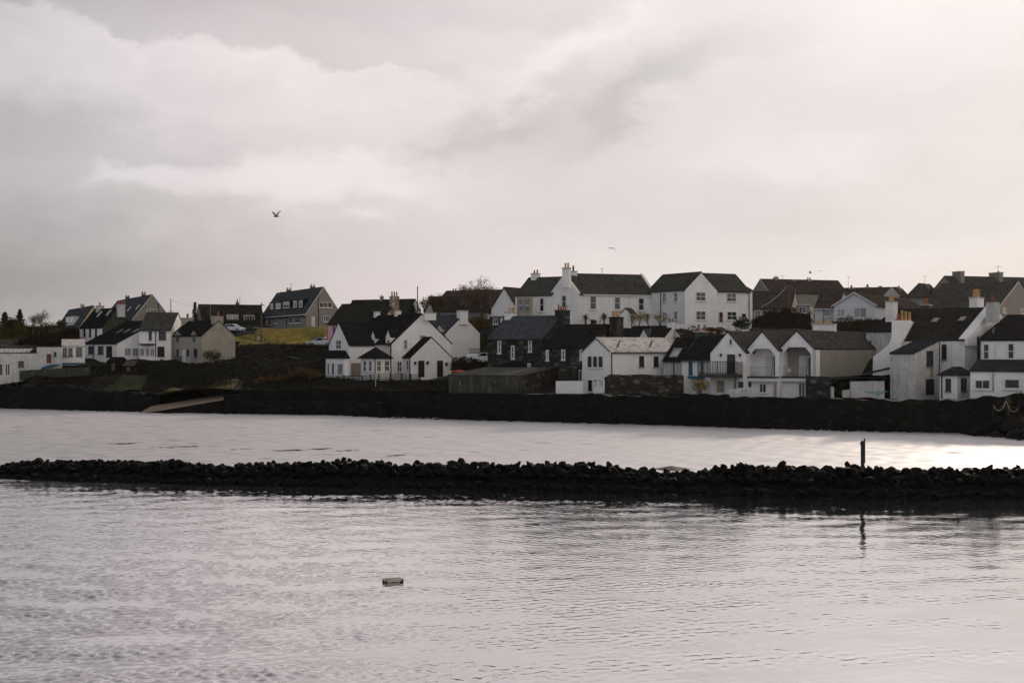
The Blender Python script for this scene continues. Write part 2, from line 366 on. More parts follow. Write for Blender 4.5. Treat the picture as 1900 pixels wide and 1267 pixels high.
    def win(s, f, rects, fr='fascia', nv=1, nh=1, gl='glass', fw=.09, parent=None, sill=True, name='window', label=None, inset=0.0):
        for R in rects:
            c, u, n, hw, hh = s.rect(f, *R, inset=inset); Z = Vector((0, 0, 1))
            par = parent or s.root
            fm = MB(); gm = MB(); sub = parent is not None
            tgt = gm if sub else fm; k = 1 if sub else 0
            gm.box(c + n * .012, u * (hw - .01), n * .022, Z * (hh - .01), 0)
            for sgn in (-1, 1):
                tgt.box(c + u * sgn * (hw - fw / 2) + n * .03, u * fw / 2, n * .04, Z * hh, k)
                tgt.box(c + Z * sgn * (hh - fw / 2) + n * .03, u * (hw - fw), n * .038, Z * fw / 2, k)
            for i in range(1, nv): tgt.box(c + u * (-hw + 2 * hw * i / nv) + n * .028, u * .035, n * .034, Z * (hh - fw), k)
            for i in range(1, nh): tgt.box(c + Z * (-hh + 2 * hh * i / nh) + n * .026, u * (hw - fw), n * .031, Z * .035, k)
            w = gm.build(name, [M[gl], M[fr]] if sub else M[gl], par)
            if not sub: fm.build('frame', M[fr], w)
            if sill and not sub:
                sm = MB(); sm.box(c - Z * (hh + .05) + n * .05, u * (hw + .08), n * .09, Z * .05); sm.build('sill', M['fascia' if fr != 'black' else 'greyrender'], w)
            if label: w['label'] = label
    def door(s, f, R, m='darkdoor', fr='fascia', name='door', pane=False):
        c, u, n, hw, hh = s.rect(f, *R); Z = Vector((0, 0, 1)); fw = .09
        d = MB(); d.box(c + n * .02, u * (hw - fw), n * .03, Z * (hh - fw / 2)); 
        for i in (-1, 1):
            for j in (-.45, .4): d.box(c + n * .055 + u * i * hw * .36 + Z * j * hh, u * hw * .24, n * .008, Z * hh * .3)
        o = d.build(name, M[m], s.root)
        fm = MB()
        for sgn in (-1, 1): fm.box(c + u * sgn * (hw - fw / 2) + n * .03, u * fw / 2, n * .05, Z * hh)
        fm.box(c + Z * (hh - fw / 2) + n * .03, u * (hw - fw), n * .048, Z * fw / 2); fm.build('frame', M[fr], o)
        if pane:
            pm = MB(); pm.box(c + n * .06 + Z * hh * .42, u * (hw - fw) * .6, n * .012, Z * hh * .36); pm.build('pane', M['glass'], o)
    def ridge_at(s, px):
        a = s.q(s.W / 2, 0, s.zr); best = None
        k = (px - CX) / F; d = s.al
        t_ = (k * a.y - a.x) / (d.x - k * d.y) if abs(d.x - k * d.y) > 1e-6 else 0
        return a + d * max(.05, min(s.L - .05, t_))
    def chimney(s, x0, x1, ytop, pots=(), m='white', pot='potbuff', d=.75, at=None, cap='paleconc', down=1.3, wmin=.55):
        """stack between two picture columns, astride the ridge unless a point is given"""
        base = at if at is not None else s.ridge_at((x0 + x1) / 2)
        Y = base.y; wm = (x1 - x0) * Y / F
        ca = abs(s.ac.x); sa = abs(s.al.x)
        w = max(wmin, (wm - d * sa) / max(.3, ca)); w = min(w, wm / max(.3, ca) if ca > .5 else 2.6)
        if w * ca + d * sa > wm * 1.15: d = max(.45, (wm - w * ca) / max(.3, sa)) if sa > .3 else d
        zt = H - (ytop - HY) * Y / F; zb = base.z - down
        p = Vector(((((x0 + x1) / 2) - CX) * Y / F, Y, 0)); Z = Vector((0, 0, 1))
        mb = MB(); mb.box(Vector((p.x, p.y, (zt + zb) / 2)), s.ac * w / 2, s.al * d / 2, Z * (zt - zb) / 2)
        st = mb.build('chimney', M[m], s.root)
        mb = MB(); mb.box(Vector((p.x, p.y, zt + .06)), s.ac * (w / 2 + .07), s.al * (d / 2 + .07), Z * .065); mb.build('chimney_cap', M[cap], st)
        for (pa, pb, py) in pots:
            pc = ((pa + pb) / 2 - CX) * Y / F; zt2 = H - (py - HY) * Y / F; rr = max(.09, (pb - pa) * Y / F / 2 * .82); h = zt2 - zt - .1
            # slide the pot along the stack's long axis so that it stands on the cap
            ax = s.ac if ca * w >= sa * d else s.al; kk = (pc - p.x) / ax.x if abs(ax.x) > .2 else 0
            lim = max(w, d) / 2; kk = max(-lim, min(lim, kk)); b0 = Vector((p.x, p.y, zt + .1)) + ax * kk
            t_ = MB(); t_.tube([b0, b0 + Z * h * .1, b0 + Z * h * .85, b0 + Z * h * .86, b0 + Z * h], [rr * 1.05, rr, rr * .85, rr, rr], 10)
            t_.build('chimney_pot', M[pot], st, smooth=False)
        return st
    def slope(s, k=0):
        """first (k=0) or second roof slope: point, along, up-slope, normal"""
        if k == 0: a, b = s.q(0, 0, s.prof[0][1]), s.q(s.prof[1][0], 0, s.prof[1][1])
        else: a, b = s.q(s.W, 0, s.prof[-1][1]), s.q(s.prof[-2][0], 0, s.prof[-2][1])
        up = (b - a).normalized(); n = s.al.cross(up)
        if n.z < 0: n = -n
        return a + Vector((0, 0, s.t + .012)), s.al, up, n
    def skylight(s, cx, cy, w=.6, h=1.0, k=0, fr='metal', gl='glassmid'):
        p0, al, up, n = s.slope(k); c = ray_plane(cx, cy, p0, n)
        mb = MB(); mb.box(c + n * .05, al * w / 2, up * h / 2, n * .05, 0)
        o = mb.build('skylight', M[fr], s.roof)
        if s.roof.parent is s.root:
            mb = MB(); mb.box(c + n * .09, al * (w / 2 - .07), up * (h / 2 - .07), n * .02, 1); 
            me = mb.build('tmp', [M[fr], M[gl]], s.roof); join(o, me)
        return o
    def dormer(s, f, x0, x1, ybot, yeave, yapex, depth=2.0, back=0.0, kind='gable', wall='white', roof='slate', o=.1, winr=None, **wk):
        p0, n, u = s.plane(f); p0 = p0 - n * back; ym = (ybot + yeave) / 2
        a = ray_plane(x0, ym, p0, n); b = ray_plane(x1, ym, p0, n); mid = (a + b) / 2
        ze = H - (yeave - HY) * mid.y / F; zb = H - (ybot - HY) * mid.y / F; zr = H - (yapex - HY) * mid.y / F
        wd = (b - a).length
        if f == 'L': raw = (Vector((b.x, b.y, 0)) + n * .03, depth, wd, zb, ze, zr); g = 'L'
        else: raw = (Vector((a.x, a.y, 0)) + n * .03, wd, depth, zb, ze, zr); g = 'R'
        k = Block(s.root, th=s.th, raw=raw, g=g, kind=kind, wall=wall, roof=roof, o=o, t=.1, foot=0.05, wname='dormer', rname='roof', nest=True)
        if winr: k.win(f, [winr] if not isinstance(winr, list) else winr, parent=k.wall, **wk)
        return k
    def pipe(s, f, x, y0, y1, m='black', r=.06, name='drainpipe'):
        p0, n, u = s.plane(f); a = ray_plane(x, y0, p0, n) + n * .08; b = ray_plane(x, y1, p0, n) + n * .08
        b.x, b.y = a.x, a.y
        mb = MB(); mb.tube([a, b], r, 6); return mb.build(name, M[m], s.root)
    def gutter(s, m='black', k=0):
        """gutter along the first eave"""
        w = -.22 - .05 if k == 0 else s.W + .27; z = (s.prof[0][1] if k == 0 else s.prof[-1][1]) - .1
        mb = MB(); mb.tube([s.q(w, 0, z), s.q(w, s.L, z)], .075, 6); return mb.build('gutter', M[m], s.root)
    def slab(s, f, R, out=.5, m='fascia', name='canopy', inset=0.0):
        c, u, n, hw, hh = s.rect(f, *R); mb = MB(); mb.box(c + n * (out / 2 - inset), u * hw, n * (out / 2 + inset), Vector((0, 0, hh))); return mb.build(name, M[m], s.root)
def join(a, b):
    """merge mesh b into a (same parent, same origin)"""
    bm = bmesh.new(); bm.from_mesh(a.data); n0 = len(bm.faces); bm.from_mesh(b.data)
    a.data.materials.clear()
    for m_ in b.data.materials: a.data.materials.append(m_)
    bm.to_mesh(a.data); bm.free(); bpy.data.objects.remove(b)
def house(name, label, cat, px, py, Y, group=None): return thing(name, label, cat, P(px, py, Y), group)
# ================================================================ HOUSES
# ---- far left
h = house('garage_building', 'low white flat topped outbuilding with white garden doors at the left edge', 'outbuilding', 70, 690, 200)
b = Block(h, c=68, Y=200, th=107.5, xl=-90, lenR=6, base=698, eave=655.5, kind='flat', wall='whiteold', roof='lead', o=.05, t=.12)
b.win('L', [(-14, 674, 6, 697), (9, 674, 19, 697)], nv=2, sill=False); b.win('L', [(34, 670, 44, 681)], fr='black', nh=2)
b2 = Block(h, c=115, Y=201, th=107.5, xl=68, lenR=6, base=684, eave=644, kind='flat', wall='whiteold', roof='lead', o=.05, t=.12)
b2.door('L', (87, 657, 95, 674), m='doorbrown', fr='black'); b2.win('L', [(100, 653, 104.5, 661)], fr='black')
mb = MB(); a0 = P(-60, 658, 200.5); a1 = P(56, 654, 200.5); c0 = P(-60, 648, 206); c1 = P(62, 647.5, 206)
for i in range(14):
    f0, f1 = i / 14, (i + .86) / 14
    mb.prism([a0.lerp(a1, f0), a0.lerp(a1, f1), c0.lerp(c1, f1), c0.lerp(c1, f0)], (0, 0, .08))
mb.build('glazed_roof', M['paleconc'], h)

h = house('white_cottage', 'white cottage with steep black slate roof and three dark slit windows beside a hedge', 'house', 190, 650, 214)
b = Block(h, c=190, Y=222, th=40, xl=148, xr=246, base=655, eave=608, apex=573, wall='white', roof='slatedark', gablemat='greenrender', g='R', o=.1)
b.win('L', [(155.5, 610, 158.5, 626), (166, 610, 169, 626), (177, 610, 180, 626)], fr='black', sill=False)
b.skylight(185, 583, .7, 1.2, gl='glasspale'); b.skylight(202, 581, .7, 1.2, gl='glasspale')
b.chimney(178, 193, 568.5, [(183.5, 187, 561)], m='whiteold', pot='potred'); b.chimney(216, 232, 566, [(219, 223, 558), (224, 228, 557), (228, 231, 558)], m='whiteold', pot='potred')
e = Block(h, c=157.5, Y=209, th=107.5, xl=115, lenR=4.0, base=673.5, eave=643, kind='mono', g='R', rise=.9, wall='white', roof='sheet', o=.12, ctrl=True)
e.win('L', [(117, 645.5, 124, 661.5), (127, 645.5, 134.5, 661), (141.5, 645, 152, 660.5)], fr='black', nv=1, gl='glassmid')
e.slab('L', (115, 673, 157, 676.5), .06, 'bluepaint', 'plinth')

h = house('white_longhouse', 'long low white house with catslide black roof and a row of conservatory windows', 'house', 217, 668, 203)
b = Block(h, c=217, Y=211, th=38, xl=157.5, xr=292, base=667, eave=638, apex=596.5, kind='mono', g='R', wall='white', roof='slatedark', o=.15)
b.win('L', [(164.5, 642, 174.5, 656.5), (182.5, 642, 192, 657)], fr='black', nv=2, gl='glassmid'); b.door('L', (198, 642, 208, 664), m='black', fr='black', pane=True)
b.pipe('L', 174.7, 639, 667)
for k, x in enumerate((222, 236, 252)): b.skylight(x, 614.5 - k * .2, .7, 1.1)
b.win('R', [(231, 645, 243, 660), (245, 645, 257, 660.5)], nv=4, gl='glassmid', sill=False)
b = Block(h, c=317, Y=210, th=86, xl=258.5, lenR=7, base=664, eave=612, rise=2.5, g='R', wall='white', roof='slategrey', o=.2)
b.win('L', [(276.5, 615, 281.5, 630.5)], fr='black'); b.win('L', [(295, 615, 308, 630.5)], fr='black', nv=2)
b.win('L', [(259.5, 646, 268, 660.5), (270, 646, 278, 660.5), (279.5, 646, 287, 660.5)], nv=2, gl='glassmid', sill=False)
b.door('L', (292.5, 643, 305, 663), m='darkdoor', fr='black'); b.slab('L', (261, 637.5, 287, 640), .8, 'lead'); b.gutter(); b.pipe('L', 289, 613, 662)

h = house('stone_cottage', 'cream harled cottage with two wallhead gablets and a plain lit gable with orange pot', 'house', 374, 676, 205)
b = Block(h, c=374, Y=204, th=40, xl=316.5, xr=436.5, base=676, eave=624, apex=596, g='R', wall='cream', roof='slatedark', o=.06)
b.dormer('L', 325, 334.5, 626, 620, 613, 2.2, wall='cream', roof='slatedark', winr=(328, 621, 331.5, 634), fr='black', o=.05)
b.dormer('L', 355, 364.5, 626, 620, 612.5, 2.2, wall='cream', roof='slatedark', winr=(358.2, 620, 361.7, 634), fr='black', o=.05)
b.win('L', [(328, 648, 331.5, 660), (347.3, 648, 350.8, 660), (360.5, 647, 366, 662.5)], fr='black'); b.door('L', (338, 649, 345, 672), m='paleblue')
b.chimney(392, 414, 588.5, [(402, 406.5, 577.5)], m='cream', pot='potred', d=.9); b.chimney(337, 358, 591, [(345.5, 350.5, 582)], m='cream', pot='brick')
b.pipe('L', 351.3, 662, 676, 'fascia')

h = house('grey_roofed_house', 'house with grey slate roof and ochre gable, second behind from the left', 'house', 145, 625, 268)
b = Block(h, c=146, Y=268, th=25, xl=103, xr=200, base=625, eave=608, apex=568, g='R', wall='greyrender', gablemat='creamgable', roof='slate', o=.1)
b.dormer('L', 122, 137, 603, 587, 586, 2.5, back=.32, kind='flat', roof='slatedark', wall='fascia', winr=[(123, 588.5, 129, 599), (130, 588, 136, 598.5)], gl='glasspale', o=.15)
b.chimney(149, 157, 567, [(150, 152.5, 563.5), (153.5, 156, 563.8)], m='cream', pot='potred')

h = house('beige_gabled_house', 'tall beige house with white bargeboards and a triple gable window on the left skyline', 'house', 247, 602, 262)
b = Block(h, c=247, Y=262, th=25, xl=186, xr=318, base=604, eave=592, apex=547.5, g='R', wall='beige', roof='slate', o=.25, verge='fascia')
b.win('R', [(272.5, 573.5, 291.5, 584)], nv=3, gl='glassmid')
b.skylight(240, 573.5, .8, 1.2, gl='glasspale'); b.skylight(256, 570.5, .8, 1.2, gl='glasspale')
b.chimney(232, 241, 551, [(233, 236, 547.8), (237, 240, 548)], m='brick', pot='brick'); b.chimney(262, 271, 546.5, [(263, 266.3, 541), (267, 270, 541.5)], m='brick', pot='brick'); b.chimney(219, 228, 560, [(221, 224, 556.8)], m='brick', pot='brick')
b.pipe('R', 294, 561, 600)

h = house('dark_bungalow', 'low bungalow with wide dark green tiled roof behind the parked silver car', 'bungalow', 376, 612, 262)
b = Block(h, c=375.5, Y=262, th=22, lenL=8, xr=492, base=612, eave=597, apex=566, g='L', wall='greenrender', gablemat='beige', roof='slatemoss', o=.25)
b.dormer('R', 420.5, 442.5, 599, 583, 582, 3, back=.4, kind='flat', wall='greyrender', roof='slatemoss', winr=(421.5, 584, 441.5, 595.5), gl='glasspale', nv=2)
b.dormer('R', 452, 472.5, 599, 584, 583, 3, back=.4, kind='flat', wall='greyrender', roof='slatemoss', winr=(453, 585, 472, 595), gl='glass', nv=4)
b.chimney(437, 444, 562, [(438.8, 442, 555.5)], m='brick', pot='brick')
mb = MB(); p = P(445, 566, 266); mb.tube([p, p + Vector((0, 0, 1.7))], .03, 4); mb.build('aerial', M['black'], h)

h = house('dormer_terrace', 'long grey roofed terrace with a line of white box dormers above the sunlit lawn', 'terrace house', 568, 609, 248)
b = Block(h, c=568, Y=248, th=25, xl=484, xr=632.5, base=608.5, eave=582.5, apex=533.5, g='R', wall='greyrender', gablemat='pinkbeige', roof='slate', o=.3, verge='fascia')
for x0, x1, yb, yt in ((501, 508, 576, 562), (510.5, 522, 575.5, 561), (524.5, 538, 574, 558.5)):
    b.dormer('L', x0, x1, yb, yt, yt - 1, 2.6, back=.72, kind='flat', wall='slatedark', roof='slate', winr=(x0 + .8, yt + 1.3, x1 - .8, yb - 1.8), gl='glassmid', nv=2, fw=.2, o=.2)
b.dormer('L', 543.5, 562.5, 573, 556.5, 555.5, 2.6, back=.72, kind='flat', wall='slatedark', roof='slate', winr=[(544.6, 558, 551, 571), (555, 557.5, 561.5, 570.5)], gl='glassmid', nv=2, fw=.2, o=.2)
b.win('L', [(494, 592, 497, 604), (499, 592, 504.5, 604), (509, 591.5, 515, 600), (537, 588.5, 545, 600), (547.5, 588, 559, 599.5)], nv=2, gl='glassmid')
b.win('R', [(592, 561, 616, 571), (600, 586, 612.5, 597)], nv=3, gl='glassmid'); b.door('R', (576.5, 586.5, 585.5, 608.5), m='fascia', fr='greyrender')
b.pipe('R', 591, 553, 607); b.pipe('L', 532.5, 588, 608)
b.chimney(531, 540.5, 538.5, [(532, 535.3, 534), (536.5, 539.7, 534)], m='brick', pot='brick'); b.chimney(575, 585.5, 532.5, [(576.3, 579.6, 527.5), (581, 584, 527.5)], m='brick', pot='brick'); b.chimney(517, 525, 546, [(519, 521.3, 541.5), (522.3, 524.3, 541.5)], m='brick', pot='brick')
b.gutter('fascia')

# ---- centre left
h = house('dark_roofed_house', 'house with dark roof and white right gable behind the pink house', 'house', 757, 610, 248)
b = Block(h, c=757, Y=248, th=62, xl=640, xr=784, base=612, eave=586, apex=556, g='R', wall='whiteold', roof='slatemoss', o=.15)
b.chimney(705, 712, 551, [(707, 710, 547)], m='greyrender', pot='potbuff')

h = house('pink_house', 'pink walled house with big dark slate roof and stone gable with three pots', 'house', 706, 655, 222)
b = Block(h, c=706, Y=222, th=50, xl=608.5, xr=758, base=656, eave=599.5, apex=563, g='R', wall='pink', gablemat='sandstone', roof='slatemoss', o=.2)
b.chimney(723, 740.5, 551, [(726, 729.5, 541.5), (730, 733.5, 541), (734, 737.5, 541.5)], m='sandstone', pot='potred', d=.8)
b.pipe('L', 620, 601, 650, r=.12); b.win('L', [(625, 606, 631, 620)], fr='fascia', nh=2)

h = house('white_gabled_villa', 'white villa with bay windows, pointed dormers and broad gables behind black railings', 'house', 727, 706, 186)
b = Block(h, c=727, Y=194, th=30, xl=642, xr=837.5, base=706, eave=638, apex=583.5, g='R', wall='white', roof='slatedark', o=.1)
b.dormer('L', 688, 697, 645, 627, 613.5, 2.6, wall='white', roof='slatedark', winr=(692, 630, 696, 644), nh=2)
b.dormer('L', 716, 725, 645, 625, 612.5, 2.6, wall='white', roof='slatedark', winr=(719.5, 630, 724, 644), nh=2)
b.win('R', [(748.5, 629.5, 756, 648)], gl='glasspale', nh=2); b.win('R', [(736.5, 670, 745.5, 690)], nv=2, nh=2)
b.chimney(693, 705.5, 579.5, [], m='white'); b.chimney(731.5, 744.5, 577.5, [], m='white'); b.chimney(786, 809, 581.5, [], m='white', d=.5, down=.8)
b.pipe('L', 725.5, 640, 704); b.gutter()
w = Block(h, c=647, Y=189, th=30, xl=610.5, xr=694, base=700, eave=640, apex=599.5, g='L', wall='white', roof='slatedark', o=.12, ctrl=False)
w.win('L', [(624, 631, 633.5, 648)], nv=2, nh=2, gl='glassmid'); w.door('R', (652, 674, 671, 699), m='woodpale', fr='wood', name='gate'); w.gutter()
y = Block(h, c=639, Y=184, th=34, xl=604.5, xr=647, base=699, eave=664, apex=650, kind='hip', wall='white', roof='slatedark', o=.15, ctrl=False)
y.win('L', [(608, 673, 611.5, 696), (616, 673, 621, 696)], gl='glassmid', sill=False); y.win('L', [(626.5, 674, 637.5, 696)], gl='glasspale', sill=False)
y = Block(h, c=697, Y=184.5, th=48, xl=669.5, xr=724, base=705, eave=664, apex=643.5, kind='hip', wall='white', roof='slatedark', o=.3)
y.win('L', [(674.5, 669, 680.5, 689), (684.5, 669, 690.5, 689)], nh=2, gl='glassmid'); y.win('R', [(698.5, 669, 706.5, 689), (713, 669, 722, 689)], nv=2, nh=2)
y.pipe('L', 696.8, 665, 704)
g_ = Block(h, c=762, Y=188.2, th=30, xl=747.5, xr=838, base=706, eave=664, apex=627, g='R', wall='white', roof='slatedark', o=.12, v=.02)
g_.door('R', (776, 669, 787, 700), fr='darkdoor'); g_.door('R', (811, 669, 821.5, 700), fr='darkdoor')
for x, yy in ((770, 674), (793, 673.5), (828, 676)):
    c, u, n, hw, hh = g_.rect('R', x - 1.5, yy - 2.5, x + 1.5, yy + 2.5); mb = MB(); mb.box(c + n * .1, u * hw, n * .1, Vector((0, 0, hh))); mb.box(c + n * .12 + Vector((0, 0, hh + .03)), u * hw * 1.5, n * .12, Vector((0, 0, .03))); mb.build('wall_lamp', M['black'], h)
g_.win('L', [(755, 668, 759, 686)], nh=2); g_.pipe('L', 761, 665, 704); g_.chimney(780, 789, 624, [], m='greyrender', d=.6)

h = house('white_gable_house', 'white house with blank sunlit right gable topped by a stubby white chimney', 'house', 827, 668, 203)
b = Block(h, c=827, Y=203, th=38, xl=775, xr=890.5, base=669, eave=618, apex=585.5, g='R', wall='white', roof='slate', o=.06)
b.dormer('L', 810, 822, 622, 611, 602, 2.4, wall='white', roof='slate'); b.chimney(847.5, 868.5, 577.5, [], m='white', d=.9); b.chimney(783, 812, 581.5, [], m='white') if False else None
b.pipe('L', 825, 619, 660)

h = house('grey_stone_house', 'dark grey stone house with slim white windows and yellow chimney pots', 'house', 1007, 692, 178)
b = Block(h, c=1007.5, Y=178, th=58, xl=905, xr=1074, base=694, eave=629, apex=587.5, g='R', wall='darkstone', roof='slate', o=.12)
b.win('L', [(923.5, 632, 930, 656), (948.5, 641, 955, 666), (980.5, 630, 987, 653), (979, 674, 985, 686)], nh=2, fw=.16)
b.chimney(1029, 1058, 577, [(1034, 1038.5, 565.5), (1039, 1043, 568), (1043.5, 1047.5, 567.5), (1048, 1051, 569)], m='darkstone', pot='potred', d=1.0, cap='brick')
b.chimney(936, 958, 581, [(943.5, 947.5, 570.5), (948.5, 953, 570), (954, 959, 570)], m='white', d=.8, wmin=1.0)
b.gutter()
mb = MB(); mb.prism([P(922, 676, 176), P(946, 671, 176), P(972, 673, 176), P(972, 692, 176), P(922, 692, 176)], (0, 1.6, 0)); mb.build('porch', M['slatedark'], h)

h = house('dark_stone_cottage', 'dark stone cottage with brown gable and massive brown chimney, beside the boarded white cottage', 'house', 1085, 708, 172)
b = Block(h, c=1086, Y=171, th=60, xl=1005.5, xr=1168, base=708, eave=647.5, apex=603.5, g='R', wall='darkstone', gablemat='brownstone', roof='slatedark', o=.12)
b.win('L', [(1013, 649, 1018.5, 669), (1042, 648, 1049, 668), (1076, 648, 1081, 668), (1040, 687, 1044, 701)], nh=2, fw=.16); b.door('L', (1074.5, 686, 1080.5, 706), m='darkdoor'); b.pipe('L', 1052, 640, 706, r=.1)
b.chimney(1129.5, 1157.5, 590, [(1133, 1137.5, 577.5), (1138, 1142.5, 578), (1143, 1147.5, 577), (1147.8, 1151.5, 577.5)], m='brownstone', d=1.0, cap='brownstone', down=2.5)
mb = MB(); mb.box(P(1053, 694, 168.8), (1.1, 0, 0), (0, .8, 0), (0, 0, .95)); mb.build('porch', M['darkstone'], h)

h = house('boarded_white_cottage', 'white cottage with a pale shiny ribbed roof and triple gable window above the sea wall', 'house', 1132, 731, 157)
b = Block(h, c=1132.5, Y=159.6, th=30, xl=1080.5, xr=1257, base=731, eave=653.5, apex=628.5, g='L', wall='white', roof='sheet', o=.12, v=.1)
b.win('L', [(1090.5, 660.5, 1099, 682), (1100.5, 660.5, 1109, 682), (1110.5, 660.5, 1119.5, 682)], fr='fascia', fw=.06); b.win('L', [(1091, 704, 1100, 727), (1102, 704, 1110, 718), (1111, 704, 1120, 718)], fr='fascia', fw=.08, sill=False)
b.win('R', [(1186, 660.5, 1194.5, 680.5), (1213, 661, 1221.5, 680.5)], fr='black', fw=.08); b.gutter(); b.pipe('R', 1134.5, 655, 696)
for x in (1145, 1205):
    p0, al, up, n = b.slope(0); q0 = ray_plane(x, 645, p0, n); q1 = ray_plane(x + 5, 633, p0, n); mb = MB(); mb.tube([q0 + n * .06, q1 + n * .06], .07, 5); mb.build('roof_strap', M['lead'], b.roof)

# ---- centre right, along the sea wall
h = house('small_white_cottage', 'small white cottage with black slate roof and large skylight, squeezed beside the shiny roof', 'house', 1264, 728, 160)
b = Block(h, c=1264, Y=161, th=62, xl=1231, xr=1312, base=728, eave=669.5, apex=628, g='R', wall='whiteold', roof='slatedark', o=.2)
b.skylight(1254, 655, 1.0, 1.9, gl='glasspale'); b.gutter(); b.pipe('L', 1250.5, 671, 698)
b.chimney(1282, 1321, 616.5, [(1292, 1297.5, 602.5), (1306.5, 1312, 602.5)], m='concrete', pot='potred', d=.8, down=2.2)
h = house('blue_trim_cottage', 'white cottage with blue window frame and blue downpipe under a dark roof', 'house', 1320, 730, 156)
b = Block(h, c=1322, Y=157, th=62, xl=1265, xr=1385, base=730, eave=668, apex=625.5, g='R', wall='white', roof='slatedark', o=.2)
b.win('L', [(1278, 668.5, 1285, 697)], fr='bluepaint', nh=1, fw=.14); b.pipe('L', 1303.5, 670, 700, 'bluepaint', .08); b.gutter('bluepaint')
b.slab('L', (1283, 697.5, 1308, 702), 1.2, 'bluepaint', 'lean_to_roof')

h = house('balcony_cottage', 'white gabled cottage with a dark railed balcony and tiny attic slit', 'house', 1383, 728, 153)
b = Block(h, c=1383.5, Y=153, th=58, xl=1318, lenR=9, base=730, eave=655, apex=616.5, g='L', wall='white', roof='tilegrey', o=.08, v=.12)
b.win('L', [(1354, 629.5, 1358, 639.5)], fr='greyrender', fw=.06); b.door('L', (1348, 656, 1366, 695), m='black', fr='fascia', pane=True)
b.door('L', (1330.5, 706, 1344, 728), m='woodpale', fr='woodpale'); b.win('L', [(1368.5, 706.5, 1381, 721)], fr='fascia')
for x in (1338, 1373.5):
    c, u, n, hw, hh = b.rect('L', x - 1.5, 656, x + 1.5, 660); mb = MB(); mb.box(c + n * .1, u * hw, n * .1, Vector((0, 0, hh))); mb.box(c + n * .1 - Vector((0, 0, hh + .06)), u * hw * .5, n * .05, Vector((0, 0, .06))); mb.build('wall_lamp', M['black'], h)
c, u, n, hw, hh = b.rect('L', 1306, 694, 1378, 700); mb = MB(); mb.box(c + n * .8, u * hw, n * .8, Vector((0, 0, hh))); bal = mb.build('balcony', M['concrete'], h)
c2, *_ = b.rect('L', 1306, 671, 1378, 694); mb = MB(); Z = Vector((0, 0, 1)); hr = c2.z - 0; zt = PZ(671, 151.5); zb = PZ(694.5, 151.5)
for i in range(25):
    f = -1 + 2 * i / 24; mb.box(Vector((c.x, c.y, (zt + zb) / 2)) + n * 1.55 + u * hw * f, u * (.045 if i % 6 == 0 else .022), n * .025, Z * (zt - zb) / 2)
for z_ in (zt, zb + .1): mb.box(Vector((c.x, c.y, z_)) + n * 1.55, u * hw, n * .03, Z * .035)
for sg in (-1, 1):
    for i in range(6): mb.box(Vector((c.x, c.y, (zt + zb) / 2)) + n * (.1 + i * .27) + u * hw * sg, u * .02, n * .02, Z * (zt - zb) / 2)
mb.build('railing', M['black'], bal)
for sg in (-.95, .95):
    mb = MB(); mb.box(Vector((c.x, c.y, (c.z + b.zb) / 2)) + n * 1.45 + u * hw * sg * .93, u * .09, n * .09, Z * (c.z - b.zb + .6) / 2); mb.build('post', M['wood'], bal)

